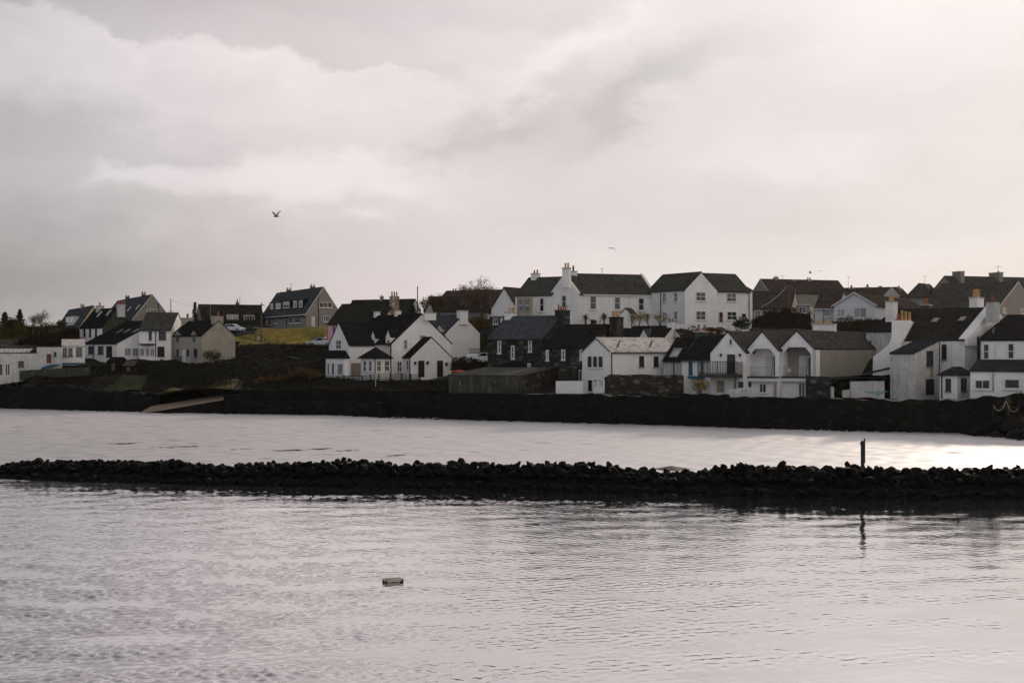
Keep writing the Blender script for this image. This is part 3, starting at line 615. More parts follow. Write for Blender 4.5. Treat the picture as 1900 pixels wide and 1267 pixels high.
def portal_gable(h, b, slabz, wall='white', px=None):
    """open fronted gable with a recessed balcony: portal frame, glazed doors, railing"""
    W, ze, zr = b.LL, b.ze, b.zr; q = lambda u, z, a=0: b.C + b.l * u + b.r * a + Vector((0, 0, z))
    p, cf = .42, .62; zt = ze + (zr - ze) * .14; zc = ze - .45
    mb = MB(); mb.prism([q(0, slabz), q(0, ze), q(W / 2, zr), q(W, ze), q(W, slabz), q(W - p, slabz), q(W - p, zc), q(W - p - cf, zt), q(p + cf, zt), q(p, zc), q(p, slabz)], b.r * .35)
    mb.build('gable_frame', M[wall], h)
    mb = MB(); mb.prism([q(0, b.zb - 2), q(0, slabz), q(W, slabz), q(W, b.zb - 2)], b.r * 1.6); mb.build('lower_wall', M[wall], h)
    mb = MB(); mb.prism([q(-.02, slabz - .13, -.55), q(-.02, slabz + .02, -.55), q(W + .02, slabz + .02, -.55), q(W + .02, slabz - .13, -.55)], b.r * .75); sl_ = mb.build('balcony', M['black'], h)
    mb = MB(); mb.prism([q(.05, slabz - .5, -.45), q(.05, slabz - .135, -.45), q(W - .05, slabz - .135, -.45), q(W - .05, slabz - .5, -.45)], b.r * .45); mb.build('balcony_beam', M['fascia'], sl_)
    mb = MB(); n = -b.r
    for i in range(15):
        u_ = p + (W - 2 * p) * i / 14; mb.box(q(u_, slabz + .55, .12), b.l * .012, b.r * .012, Z * .53)
    for z_ in (.1, 1.05): mb.box(q(W / 2, slabz + z_, .12), b.l * (W / 2 - p), b.r * .02, Z * .02)
    mb.build('railing', M['metal'], sl_)
    mb = MB(); u0, u1 = W * .10, W * .56; z0, z1 = slabz + .05, slabz + 2.15
    mb.box(q((u0 + u1) / 2, (z0 + z1) / 2, 1.57), b.l * (u1 - u0) / 2, b.r * .02, Z * (z1 - z0) / 2); d = mb.build('balcony_door', M['glass'], h)
    mb = MB()
    for u_ in (u0, (u0 + u1) / 2, u1): mb.box(q(u_, (z0 + z1) / 2, 1.55), b.l * .05, b.r * .05, Z * (z1 - z0) / 2)
    for z_ in (z0, z1): mb.box(q((u0 + u1) / 2, z_, 1.55), b.l * (u1 - u0) / 2, b.r * .045, Z * .05)
    mb.build('frame', M['fascia'], d)
    mb = MB(); mb.box(q(u1 - (u1 - u0) * .22, (z0 + z1) / 2, 1.53), b.l * .36, b.r * .015, Z * ((z1 - z0) / 2 - .08)); mb.build('curtain', M['curtain'], d)
    mb = MB(); k0 = q(W * .8, slabz + .02, .75)
    mb.box(k0 + Z * .42, b.l * .22, b.r * .22, Z * .02); mb.box(k0 + Z * .65 + b.r * .2, b.l * .22, b.r * .02, Z * .22)
    for i in (-1, 1):
        for j in (-1, 1): mb.box(k0 + Z * .2 + b.l * .2 * i + b.r * .2 * j, b.l * .018, b.r * .018, Z * .2)
    ch = mb.build('balcony_chair', M['fascia']); return ch
chairs = []
h = house('recessed_balcony_flat', 'white gabled flat with recessed balcony, middle of three gables in a row', 'house', 1445, 737, 152)
raw0 = Block(h, c=1445, Y=152, th=58, xl=1383.5, xr=1500, base=738, eave=652, apex=616, g='L', wall='white', roof='tilegrey', o=.02, v=.1)
def recess(h, c, Y, xl, xr, base, eave, apex, slab, wall2=None):
    b = Block(h, c=c, Y=Y, th=58, xl=xl, xr=xr, base=base, eave=eave, apex=apex, g='L', wall='white', roof='tilegrey', o=.02, v=.1)
    return b
def setback(b, k):
    """move the front gable of the wall mesh back by k to leave a loggia under the roof"""
    me = b.wall.data; org = wloc(b.root)
    for v in me.vertices:
        p = v.co + org - b.C
        if abs(p.dot(b.r)) < .01: v.co += b.r * k
setback(raw0, 1.6); chairs.append((portal_gable(h, raw0, PZ(699, 152)), 'white chair on the balcony of the middle gable'))
raw0.win('L', [(1409, 711, 1422.5, 729)], fr='fascia', nv=2); raw0.door('L', (1434.5, 710, 1443, 737), m='cream')
raw0.win('L', [(1385, 707, 1396, 720)], fr='fascia')
h = house('beige_sided_flat', 'white gabled flat with recessed balcony and long beige side wall, ending the gabled row', 'house', 1512, 737, 151)
b = Block(h, c=1511.5, Y=151, th=58, xl=1445.5, xr=1646, base=738, eave=649, apex=615, g='L', wall='beige2', gablemat=None, roof='tilegrey', o=.02, v=.1)
setback(b, 1.6); chairs.append((portal_gable(h, b, PZ(699, 151)), 'white chair on the balcony of the right hand gable'))
b.win('L', [(1481.5, 710, 1494.5, 737)], fr='fascia', nv=2, gl='glassmid', sill=False)
mb = MB(); mb.prism([b.C + Vector((0, 0, b.zb - 1)), b.C + Vector((0, 0, b.ze)), b.C + b.r * 1.6 + Vector((0, 0, b.ze)), b.C + b.r * 1.6 + Vector((0, 0, b.zb - 1))], b.l * .3); mb.build('side_wall', M['white'], h)
b.chimney(1509, 1551, 602.5, [(1515, 1518.5, 594), (1519, 1523, 593.5), (1524, 1528, 593.5), (1528.5, 1532, 593.5), (1532.5, 1536.5, 593.5), (1537, 1541, 594)], m='white', d=.8, at=P(1530, 612, 163), wmin=2.0)
mb = MB(); p0, al, up, n = b.slope(0); q0 = ray_plane(1615, 640, p0, n); mb.tube([q0, q0 + Z * .55], .1, 6); mb.build('roof_vent', M['black'], b.roof)
for o, l in chairs: tag(o, l, 'chair', 'balcony chairs')

# ---- right
h = house('mossy_roofed_house', 'tall white house with mossy slate roof, rooflights and buff pots on a leaning white stack', 'house', 1790, 740, 144)
b = Block(h, c=1790, Y=148, th=52, xl=1659, xr=1886, base=741, eave=632.5, apex=573, g='R', wall='white', roof='slatemoss', o=.06, v=.0)
mb = MB(); mb.prism([b.q(0, -.3, b.ze - .5), b.q(0, -.3, b.ze + .25), b.q(b.W / 2, -.3, b.zr + .3), b.q(b.W, -.3, b.ze + .25), b.q(b.W, -.3, b.ze - .5)], b.al * .95); mb.build('skew', M['white'], h)
b.win('L', [(1748, 639, 1756.5, 667)], fr='black', fw=.08); b.pipe('L', 1742.5, 628, 692, r=.1); b.pipe('L', 1766, 636, 682, 'fascia', .05)
b.skylight(1735.5, 595, .75, 1.25, fr='concrete', gl='glassmid'); b.skylight(1785.5, 592.5, .75, 1.25, fr='concrete', gl='glassmid')
mb = MB(); mb.prism([P(1619, 700, 151.5), P(1620, 662, 151.5), P(1634, 652, 151.5), P(1648, 640, 151.5), P(1654.5, 626, 151.5), P(1654.5, 597, 151.5), P(1657.5, 594.5, 151.5), P(1688, 594.5, 151.5), P(1694, 598, 151.5), P(1672, 640, 151.5), P(1672, 700, 151.5)], (.35, .9, 0)); st = mb.build('chimney', M['white'], h)
for x0, x1, yt, mm in ((1664, 1669.5, 583, 'potred'), (1671, 1676.5, 576, 'potbuff'), (1678, 1683.5, 577.5, 'potbuff'), (1685, 1690.5, 579, 'potbuff')):
    a_ = P((x0 + x1) / 2, 595, 151.9); hh = PZ(yt, 151.9) - a_.z; t_ = MB(); t_.tube([a_, a_ + Z * hh * .1, a_ + Z * hh * .88, a_ + Z * hh * .89, a_ + Z * hh], [.17, .155, .13, .155, .155], 10); t_.build('chimney_pot', M[mm], st)
b.chimney(1827, 1857.5, 560.5, [(1836.5, 1844, 548)], m='whiteold', pot='potred', d=.9, at=P(1842, 575, 151), cap='brick', wmin=1.4)
b.chimney(1795.5, 1828.5, 553.5, [(1801, 1806, 538), (1808, 1815, 536.5), (1816, 1822, 537)], m='white', pot='potbuff', d=.9, at=P(1812, 577, 156.5), wmin=1.6)
e = Block(h, c=1696, Y=144.2, th=45, xl=1651.5, xr=1742, base=741, eave=657, apex=634, kind='mono', g='R', wall='whiteold', roof='lead', o=.12, v=.02)
e.win('R', [(1719, 651, 1730.5, 680)], fr='black'); e.door('R', (1718, 703, 1732, 733), m='darkdoor', fr='black')
c, u, n, hw, hh = e.rect('R', 1727, 680, 1731, 701); mb = MB(); mb.box(c + n * .004, u * hw, n * .006, Z * hh); mb.build('rust_streak', M['rust'], e.wall)
h = house('end_white_house', 'white house with dark roof and low lean-to windows at the right edge', 'house', 1850, 742, 136)
b = Block(h, c=1990, Y=139.5, th=60, xl=1814.5, xr=2068, base=744, eave=632, apex=585, g='R', wall='white', roof='slatedark', o=.12)
b.win('L', [(1823.5, 637, 1836.5, 667.5), (1869, 636, 1883, 667)], nh=2, fw=.13); b.win('L', [(1920, 636, 1934, 667)], nh=2, fw=.13); b.pipe('L', 1818, 627, 676, r=.1); b.pipe('L', 1814.8, 624, 676, r=.1); b.pipe('L', 1847.5, 634, 674, 'fascia', .05)
mb = MB(); p0, al, up, n = b.slope(0); q0 = ray_plane(1843, 618, p0, n); mb.tube([q0, q0 + Z * .45, q0 + Z * .55 + Vector((.2, 0, 0))], .07, 6); mb.build('roof_vent', M['metal'], b.roof)
e = Block(h, c=1990, Y=135, th=60, xl=1800.5, lenR=3.4, base=745, eave=690.5, kind='mono', g='R', rise=.95, wall='white', roof='lead', o=.15)
e.win('L', [(1808.5, 704, 1838, 722.5)], nv=2, fw=.12); e.win('L', [(1863, 702.5, 1893, 722)], fw=.12, nv=1); e.win('L', [(1925, 702, 1950, 722)], fw=.12); e.pipe('L', 1843, 692, 726, 'metal', .06)
y = Block(h, c=1776, Y=141.5, th=48, xl=1743.5, xr=1806, base=741, eave=695.5, apex=680, kind='hip', wall='white', roof='lead', o=.22)
y.win('L', [(1755, 702.5, 1764.5, 726)], fr='black', nh=2); y.win('R', [(1783, 702, 1792.5, 726)], fr='black', nh=2); y.pipe('L', 1748, 697, 740)

h = house('ruined_shed', 'open fronted white walled shed under a sagging black roof beside the tall white house', 'shed', 1600, 737, 146)
def ppoly(parent, name, pts, Y, d, m):
    mb = MB(); mb.prism([P(x, y_, Y) for x, y_ in pts], (0, d, 0)); return mb.build(name, M[m], parent)
ppoly(h, 'wall', [(1578, 740), (1578, 707.5), (1641, 706.5), (1641, 740)], 145.5, .35, 'whiteold'); ppoly(h, 'wall', [(1543, 740), (1543, 718), (1547.5, 718), (1547.5, 740)], 145.4, .5, 'whiteold'); ppoly(h, 'wall', [(1655, 740), (1655, 694), (1620, 700), (1548, 703), (1548, 740)], 149, .3, 'darkstone')
mb = MB(); mb.prism([P(1546, 705.5, 145.2), P(1600, 702, 145.2), P(1652, 703, 145.2), P(1655, 699, 149.5), P(1600, 698, 149.5), P(1548, 701.5, 149.5)], (0, 0, .12)); mb.build('roof', M['slatedark'], h)
mb = MB(); mb.prism([P(1600, 697, 146.5), P(1652, 685, 146.5), P(1652, 682.5, 149), P(1600, 694.5, 149)], (0, 0, .1)); mb.build('lean_to_roof', M['lead'], h)
mb = MB(); mb.prism([P(1564, 724, 145.3), P(1577, 723, 145.3), P(1577, 740, 145.3), P(1564, 740, 145.3)], (0, .5, 0)); mb.build('block_pier', M['paleconc'], h)
gpt(1543, 739, 146); gpt(1655, 739, 146)

# ---- the hill
h = house('white_manse', 'large white manse with forward gable, tall chimneys and three sash windows on the skyline', 'house', 1048, 608, 197)
b = Block(h, c=1070, Y=199, th=20, lenL=8.5, xr=1216, base=612, eave=545.5, apex=509, g='L', wall='white', roof='slategrey', o=.12, v=0, skew=(1,))
b.win('R', [(1093.5, 548, 1107, 575.5), (1139, 550, 1151.5, 575.5), (1183.5, 552, 1195.5, 577)], nh=2, fw=.16); b.win('R', [(1096, 593.5, 1104, 600.5)], fr='black'); b.gutter('fascia'); b.pipe('R', 1167.5, 548, 600, 'fascia', .05)
w = Block(h, c=1024, Y=199, th=60, xl=956, lenR=8, base=612, eave=548.5, apex=515, g='R', wall='white', roof='slategrey', o=.12)
w.win('L', [(1001, 552, 1010.5, 579)], nh=2, fw=.16)
mb = MB(); mb.prism([P(959, 592, 199.2), P(966, 592, 198), P(983, 592, 197.2), P(988.5, 592, 198)], (0, 0, PZ(550.5, 198) - PZ(592, 198))); bay = mb.build('bay_window', M['cream'], h)
for x0, x1, yy in ((963.5, 969, 197.9), (974.5, 982, 197.1)):
    gm = MB(); gm.prism([P(x0, 555, yy), P(x1, 555, yy), P(x1, 576, yy), P(x0, 576, yy)], (0, -.03, 0), 0); gm.prism([P(x0, 566, yy - .05), P(x1, 566, yy - .05), P(x1, 567.2, yy - .05), P(x0, 567.2, yy - .05)], (0, -.03, 0), 1); gm.build('window', [M['glassmid'], M['fascia']], bay)
g_ = Block(h, c=1075, Y=197.8, th=66, xl=1021, lenR=6, base=612, eave=547.5, apex=511.5, g='L', wall='white', roof='slategrey', o=.05, v=.0, skew=(0,))
g_.win('L', [(1042, 547.5, 1051.5, 571)], nh=2, fw=.12)
c, u, n, hw, hh = g_.rect('L', 1044, 523, 1051, 536); mb = MB(); mb.prism([c - Z * hh, c + u * hw, c + Z * hh, c - u * hw], n * .1); mb.build('stone_panel', M['beige'], h)
g_.chimney(1043, 1060, 498.5, [(1047, 1051.5, 488), (1051.8, 1056.5, 488)], m='white', d=.9, at=P(1048, 514, 197), down=1.5); b.chimney(1059, 1070.5, 504.5, [(1061.5, 1066, 493)], m='white', pot='brick', d=.8, at=P(1064, 512, 203)); w.chimney(985, 1002.5, 509, [(989.5, 993.5, 502), (995, 999, 500.5)], m='white', pot='potred')
mb = MB(); p = P(1117, 512, 203); mb.tube([p, p + Z * 1.25], .03, 5); mb.box(p + Z * 1.0, (.2, 0, 0), (0, .02, 0), (0, 0, .02)); mb.build('aerial', M['black'], h)

h = house('white_apartment_house', 'white L shaped apartment house with four pane windows and red brown door', 'apartment house', 1271, 612, 196)
b = Block(h, c=1271, Y=196, th=30, xl=1200, xr=1331, base=613, eave=538.5, apex=506, g='R', wall='white', roof='slategrey', o=.12, v=.03)
b.win('L', [(1230, 544, 1236.5, 560.5), (1251, 542.5, 1258, 559.5), (1230, 578.5, 1236.5, 595), (1251, 577, 1258, 593.5)], nv=2, nh=2, gl='glassmid'); b.win('R', [(1291, 542, 1309, 558.5)], nv=2, nh=2); b.win('R', [(1291, 577, 1309, 594)], nv=2, nh=2, gl='glassmid'); b.pipe('L', 1226.5, 540, 606)
w = Block(h, c=1326, Y=199.2, th=30, lenL=6.5, xr=1391.5, base=613, eave=540, apex=508.5, g='L', wall='white', roof='slategrey', o=.12, v=.03)
w.win('R', [(1348, 544, 1366, 560)], nv=2, nh=2, gl='glassmid'); w.win('R', [(1348.5, 578, 1366.5, 594)], nv=2, nh=2); w.door('R', (1333, 578, 1341.5, 598.5), m='doorbrown', pane=True); w.win('R', [(1375.5, 581, 1384.5, 590)], fr='fascia'); w.pipe('R', 1389.5, 541, 606); w.gutter()
r_ = Block(h, c=1386, Y=206, th=30, lenL=5, xr=1396, base=600, eave=540, apex=528, g='L', wall='white', roof='slategrey', o=.1, ctrl=False)

h = house('white_gabled_bungalow', 'white gable house with brown roof edge beside the manse', 'house', 945, 590, 222)
b = Block(h, c=960, Y=222, th=62, xl=911.5, lenR=9, base=595, eave=573, apex=534, g='L', wall='white', roof='tilebrown', o=.3, v=.2)
h = house('garden_outhouse', 'tiny grey flat roofed outhouse with one white window below the brown edged gable', 'outbuilding', 935, 606, 213)
b = Block(h, c=934, Y=213, th=70, xl=908, lenR=3, base=608, eave=588, kind='flat', wall='concrete', roof='paleconc', o=.2)
b.win('L', [(915, 590.5, 924, 601.5)], nv=2, gl='glassmid'); b.door('L', (928.5, 590, 933, 607), m='fascia')

h = house('brown_roofed_bungalow', 'brown tiled bungalow with pinkish wall right of the apartment house', 'bungalow', 1470, 595, 213)
b = Block(h, c=1469, Y=212, th=70, xl=1380, lenR=7, base=600, eave=570, rise=2.45, g='R', wall='pinkbeige', roof='tilebrown', o=.35)
b.win('L', [(1401, 576, 1411, 589), (1414, 576, 1424, 589), (1434, 577, 1444, 589)], nv=2, gl='glassmid'); b.gutter('fascia')
b2 = Block(h, c=1503, Y=216, th=72, xl=1466, lenR=5, base=598, eave=566.5, kind='flat', wall='pinkbeige', roof='fascia', o=.15, t=.15); b2.win('L', [(1482, 569, 1496, 581)], nv=2, gl='glassmid')
h = house('brown_terrace', 'long brown roofed terrace with beige left gable and two stacks on the right skyline', 'terrace house', 1427, 575, 245)
b = Block(h, c=1427, Y=245, th=22, xl=1395, xr=1572, base=575, eave=542, apex=519, g='L', wall='beige', roof='tilebrown', o=.25, verge='fascia')
b.chimney(1435, 1444.5, 516, [(1436.5, 1439.3, 512), (1440.5, 1443.3, 512)], m='beige', pot='brick'); b.chimney(1496, 1505.5, 519.5, [(1497.5, 1500, 514.5), (1501.5, 1504, 514.5)], m='paleconc', pot='brick'); b.chimney(1470, 1475, 521, [], m='brick')

h = house('pale_blue_bungalow', 'pale blue gabled bungalow with big white windows and brown tiled roof', 'bungalow', 1624, 598, 188)
b = Block(h, c=1624, Y=188, th=62, xl=1547, xr=1722, base=602, eave=566.5, apex=544, g='L', wall='paleblue', gablemat=None, roof='tilebrown', o=.3, v=.25, verge='fascia')
b.win('L', [(1553, 573, 1568, 588.5), (1583.5, 570.5, 1608.5, 590)], nv=2, gl='glasspale'); b.chimney(1641, 1648, 539, [], m='brick', at=P(1646, 548, 195)) if False else None
w = Block(h, c=1556, Y=191.5, th=66, xl=1512, lenR=7, base=602, eave=572, apex=545.5, g='R', wall='paleblue', roof='tilebrown', o=.3, verge='fascia'); w.win('L', [(1528, 575, 1541, 587.5)], nv=2, gl='glasspale'); w.gutter('fascia')
h = house('far_brown_ridge_house', 'distant brown roofed house with three small stacks behind the pale blue bungalow', 'house', 1655, 575, 255)
b = Block(h, c=1660, Y=250, th=66, xl=1530, lenR=9, base=585, eave=558, apex=534, g='R', wall='pinkbeige', roof='tilebrown', o=.25)
b.chimney(1574, 1585.5, 536, [(1577.5, 1582, 529.5)], m='brick', pot='brick'); b.chimney(1603.5, 1615.5, 534, [(1607, 1612, 527.5)], m='brick', pot='brick'); b.chimney(1631, 1635.5, 532, [], m='brick')
h = house('small_far_gable_house', 'small distant house with pale gable just right of the brown ridge', 'house', 1668, 575, 235)
b = Block(h, c=1668, Y=236, th=62, xl=1641, lenR=8, base=585, eave=549, apex=534.5, g='L', wall='whiteold', roof='tilebrown', o=.2, verge='fascia'); b.chimney(1663.5, 1673, 535.5, [(1666, 1670, 530.5)], m='beige', pot='brick', at=P(1668, 540, 240))
h = house('far_grey_house', 'distant grey hip roofed house left of the great grey slate roof', 'house', 1715, 575, 228)
b = Block(h, c=1716, Y=228, th=55, xl=1682, xr=1748, base=580, eave=551, apex=526, kind='hip', wall='greyrender', roof='slategrey', o=.25); b.chimney(1717.5, 1724, 528, [], m='greyrender', at=P(1721, 535, 232))
h = house('great_grey_roof_house', 'big house with broad plain grey slate roof and beige right gable', 'house', 1852, 600, 186)
b = Block(h, c=1853, Y=186, th=55, xl=1708, xr=1922, base=602, eave=571, apex=524.5, g='R', wall='pinkbeige', roof='slategrey', o=.2, verge='fascia')
b.win('R', [(1860.5, 571, 1866.5, 580.5), (1893.5, 572, 1899, 582)], gl='glassmid')
h = house('top_right_house', 'highest dark roofed house with two block chimneys and an aerial at the right', 'house', 1780, 575, 225)
b = Block(h, c=1782, Y=225, th=20, lenL=8, xr=1985, base=580, eave=545, apex=513.5, g='L', wall='pinkbeige', roof='slategrey', o=.2)
b.chimney(1770, 1786.5, 505, [], m='beige', at=P(1778, 515, 228.8)); b.chimney(1838.5, 1857.5, 507, [(1848.5, 1852, 503)], m='beige', pot='brick')
mb = MB(); p = P(1852, 506, 235); mb.tube([p, p + Z * 1.1], .025, 4); mb.box(p + Z * 1.0, (.55, 0, 0), (0, .02, 0), (0, 0, .02))
for i in range(5): mb.box(p + Z * 1.0 + Vector((-.5 + .25 * i, 0, 0)), (.012, 0, 0), (0, .25, 0), (0, 0, .012))
mb.build('aerial', M['black'], h)
h = house('mid_slate_house', 'dark slate roofed house with white and grey chimney stacks, below the great grey roof', 'house', 1700, 650, 168)
b = Block(h, c=1716, Y=166, th=62, xl=1607, xr=1806, base=655, eave=616, apex=574.5, g='R', wall='whiteold', roof='slatedark', o=.1)
b.chimney(1637.5, 1671, 561, [(1645, 1649, 548), (1650, 1654, 547.5), (1655, 1660, 548)], m='white', pot='potbuff', d=.9, at=P(1654, 580, 175), wmin=1.5, down=1.8); b.chimney(1703, 1733.5, 567, [(1712, 1718, 553), (1719, 1725, 553)], m='concrete', pot='potred', d=.9, at=P(1718, 585, 171), wmin=1.3, down=2)
h = house('dormer_cottage', 'small dark roofed cottage with white dormer peeping over the shiny ribbed roof', 'house', 1230, 650, 182)
b = Block(h, c=1229, Y=181, th=58, xl=1155, xr=1268, base=655, eave=631, apex=606.5, g='R', wall='white', roof='slatedark', o=.1)
b.dormer('L', 1187, 1202, 632, 625, 611.5, 2.5, back=.0, wall='white', roof='slate'); b.chimney(1237, 1254, 598, [(1240.5, 1244.5, 591), (1245.5, 1249.5, 592)], m='white', pot='brick')
b.pipe('R', 1251, 600, 650, 'rust', .07)
h = house('garden_gablet', 'small white pointed porch between the manse and the shrubs', 'outbuilding', 1162, 600, 190)
b = Block(h, c=1169, Y=192, th=66, xl=1152, lenR=2.5, base=606, eave=582, apex=573, g='L', wall='white', roof='slategrey', o=.05)
h = house('far_left_gable_house', 'dark roofed house with pale left gable behind the bare trees', 'house', 805, 598, 235)
b = Block(h, c=804.5, Y=235, th=20, xl=787, xr=912, base=600, eave=580, apex=551.5, g='L', wall='whiteold', roof='slatemoss', o=.15)
h = house('far_ridge_house', 'distant house with long brown ridge and twin pot chimney behind the bare tree', 'house', 900, 590, 275)
b = Block(h, c=920, Y=270, th=64, xl=806, lenR=10, base=592, eave=566, apex=538.5, g='R', wall='beige', roof='tilebrown', o=.15); b.chimney(838, 848, 541, [(839.5, 842.5, 535.5), (844, 847, 535.5)], m='greyrender', pot='brick')

# flat roofed shed by the sea wall
h = house('flat_roofed_store', 'long mossy concrete store with flat roof and brown stone end on the sea wall', 'store', 970, 730, 166)
b = Block(h, c=969, Y=163.5, th=66, xl=832, xr=1033, base=731, eave=697.5, kind='mono', g='R', rise=.75, wall='concrete', gablemat='brownstone', roof='concrete', o=.1, t=.1)
b.win('L', [(850, 705, 857, 717), (915, 706, 923, 712)], fr='black', gl='glassmid', sill=False)
# ================================================================ GROUND
for px, py, Y in [(435, 666, 206), (500, 641, 226), (600, 645, 222), (440, 634, 232), (600, 607, 246), (500, 611, 252), (400, 614, 258), (560, 640, 226), (520, 640, 227),
                  (500, 664, 207), (450, 668, 204), (580, 668, 203), (500, 700, 191), (430, 705, 190), (580, 700, 187), (420, 716, 186.5), (320, 720, 188), (380, 724, 186), (300, 733, 186),
                  (120, 690, 200), (60, 702, 198.5), (100, 712, 197), (0, 703, 200), (0, 718, 198), (250, 700, 196), (180, 700, 199), (200, 716, 194), (270, 718, 191), (250, 680, 202),
                  (300, 672, 202), (120, 640, 222), (60, 640, 220), (0, 640, 220), (100, 612, 262), (0, 616, 262), (-200, 625, 260), (-200, 690, 205), (40, 610, 290), (700, 612, 235),
                  (870, 676, 190), (900, 668, 196), (870, 640, 215), (900, 605, 225), (450, 722, 181), (620, 722, 178), (800, 722, 170), (620, 706, 181), (900, 730, 164.5), (1050, 730, 161),
                  (1200, 735, 154), (1400, 737, 148), (1600, 738, 143), (1750, 741, 139.5), (1900, 735, 133), (2100, 730, 126), (1190, 606, 194), (1300, 614, 190), (1450, 606, 196), (1450, 612, 185),
                  (1580, 612, 180), (1500, 590, 215), (950, 590, 240), (1100, 588, 260), (1300, 580, 280), (1600, 570, 300), (1900, 560, 300), (2200, 560, 260), (600, 600, 300), (300, 605, 300), (2300, 720, 125), (640, 701, 182.5), (700, 704, 182), (760, 706, 183), (830, 708, 181), (610, 699, 184), (40, 719, 198.3), (100, 718, 195), (160, 723, 192), (220, 728, 190.2), (280, 733, 188.7), (350, 731, 188), (440, 725, 182.6), (480, 724, 182.2), (520, 724, 181.4), (560, 724, 180.6), (600, 724, 179.6), (640, 724, 178.3), (680, 724.5, 176.2), (720, 725, 173.8), (760, 725, 171.8), (800, 725, 170.2), (520, 712, 186), (560, 708, 186)]:
    gpt(px, py, Y)
for px in (-300, 0, 300, 700, 1100, 1500, 1900, 2300): GP.append((PX(px, 420), 420, 12.0)); GP.append((PX(px, 800), 800, 3.0))
GA = np.array(GP)
def ground(X, Y):
    X = np.asarray(X, float); Y = np.asarray(Y, float); sh = X.shape
    x, y = X.ravel(), Y.ravel(); out = np.empty_like(x)
    for i in range(0, len(x), 4000):
        d2 = (x[i:i+4000, None] - GA[None, :, 0]) ** 2 + ((y[i:i+4000, None] - GA[None, :, 1])) ** 2
        w = 1 / (d2 + 1.5) ** 1.7; out[i:i+4000] = (w * GA[None, :, 2]).sum(1) / w.sum(1)
    return out.reshape(sh)
def gz(X, Y): return float(ground(np.array([X]), np.array([Y]))[0])
def grid_mesh(name, XX, YY, ZZ, m):
    nr, nc = XX.shape; me = bpy.data.meshes.new(name)
    co = np.stack([XX, YY, ZZ], -1).reshape(-1, 3).astype(np.float32)
    idx = np.arange(nr * nc).reshape(nr, nc)
    fa = np.stack([idx[:-1, :-1], idx[:-1, 1:], idx[1:, 1:], idx[1:, :-1]], -1).reshape(-1, 4)
    me.vertices.add(len(co)); me.vertices.foreach_set('co', co.ravel())
    me.loops.add(fa.size); me.loops.foreach_set('vertex_index', fa.ravel().astype(np.int32))
    me.polygons.add(len(fa)); me.polygons.foreach_set('loop_start', np.arange(0, fa.size, 4, dtype=np.int32)); me.polygons.foreach_set('loop_total', np.full(len(fa), 4, np.int32))
    me.polygons.foreach_set('use_smooth', np.ones(len(fa), bool)); me.update(); me.validate(); me.materials.append(m)
    o = bpy.data.objects.new(name, me); C.objects.link(o); return o
M['earth'] = mat('rough_ground', (.0055, .005, .0032), .95, .4, .25, .5, 1.5, col2=(.012, .0095, .005), c2=(.5, .65), bump=1.0, bsc=2)
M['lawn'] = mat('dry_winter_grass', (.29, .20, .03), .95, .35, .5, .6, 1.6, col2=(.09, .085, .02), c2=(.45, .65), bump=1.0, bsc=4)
M['greenlawn'] = mat('green_grass', (.030, .034, .012), .95, .3, .3, .5, 1.2, bump=1.0, bsc=4)
M['tarmac'] = mat('tarmac', (.06, .058, .055), .9, .15, .5, .2, 6)
pxs = np.arange(-500, 2480, 12.0); ts = np.concatenate([np.linspace(0, 70, 71), np.linspace(73, 160, 30), np.linspace(180, 700, 27)])
PXg, Tg = np.meshgrid(pxs, ts); Y0 = np.interp(pxs, [-700, 0, 250, 420, 620, 720, 830, 1000, 1250, 1400, 1600, 1800, 2600], [226, 198, 188, 182, 178, 172, 167, 161, 154, 148, 143, 139.5, 120])
YY = Y0[None, :] + Tg; XX = (PXg - CX) * YY / F; ZZ = ground(XX, YY)
bumpn = (np.sin(XX * 1.3 + np.sin(YY * .9) * 2) * np.sin(YY * 1.1 + np.sin(XX * .7) * 2)) * .10
ZZ = ZZ + bumpn
tag(grid_mesh('ground', XX, YY, ZZ, M['earth']), kind='structure')
def patch(name, c4, m, off=.06, n=24, **k):
    """grassy sheet draped over the ground between four (column, depth) corners"""
    (a, b, c, d) = c4; U, V = np.meshgrid(np.linspace(0, 1, n), np.linspace(0, 1, n))
    px = (a[0] * (1 - U) + b[0] * U) * (1 - V) + (d[0] * (1 - U) + c[0] * U) * V; Y = (a[1] * (1 - U) + b[1] * U) * (1 - V) + (d[1] * (1 - U) + c[1] * U) * V
    X = (px - CX) * Y / F; Zg = ground(X, Y) + off + .10; o = grid_mesh(name, X, Y, Zg, m); tag(o, **k); return o
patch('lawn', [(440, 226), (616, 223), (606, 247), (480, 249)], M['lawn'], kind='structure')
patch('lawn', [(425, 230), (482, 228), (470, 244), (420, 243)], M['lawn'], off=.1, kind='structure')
M['bankgrass'] = mat('bank_grass', (.11, .085, .028), .95, .35, .5, .6, 1.6, col2=(.03, .03, .012), c2=(.42, .6), bump=1.0, bsc=4)
patch('grass', [(300, 184), (430, 182), (445, 190), (320, 190)], M['bankgrass'], kind='structure')
patch('grass', [(190, 190), (262, 189), (275, 197), (230, 199)], M['greenlawn'], kind='structure')
patch('grass', [(840, 186), (905, 184), (905, 200), (838, 199)], M['bankgrass'], kind='structure')
patch('road', [(430, 249.5), (480, 250), (480, 256), (400, 258)], M['tarmac'], off=.08, kind='structure')
patch('path', [(505, 226.5), (600, 223.5), (606, 228), (560, 231)], M['tarmac'], off=.12, kind='structure')

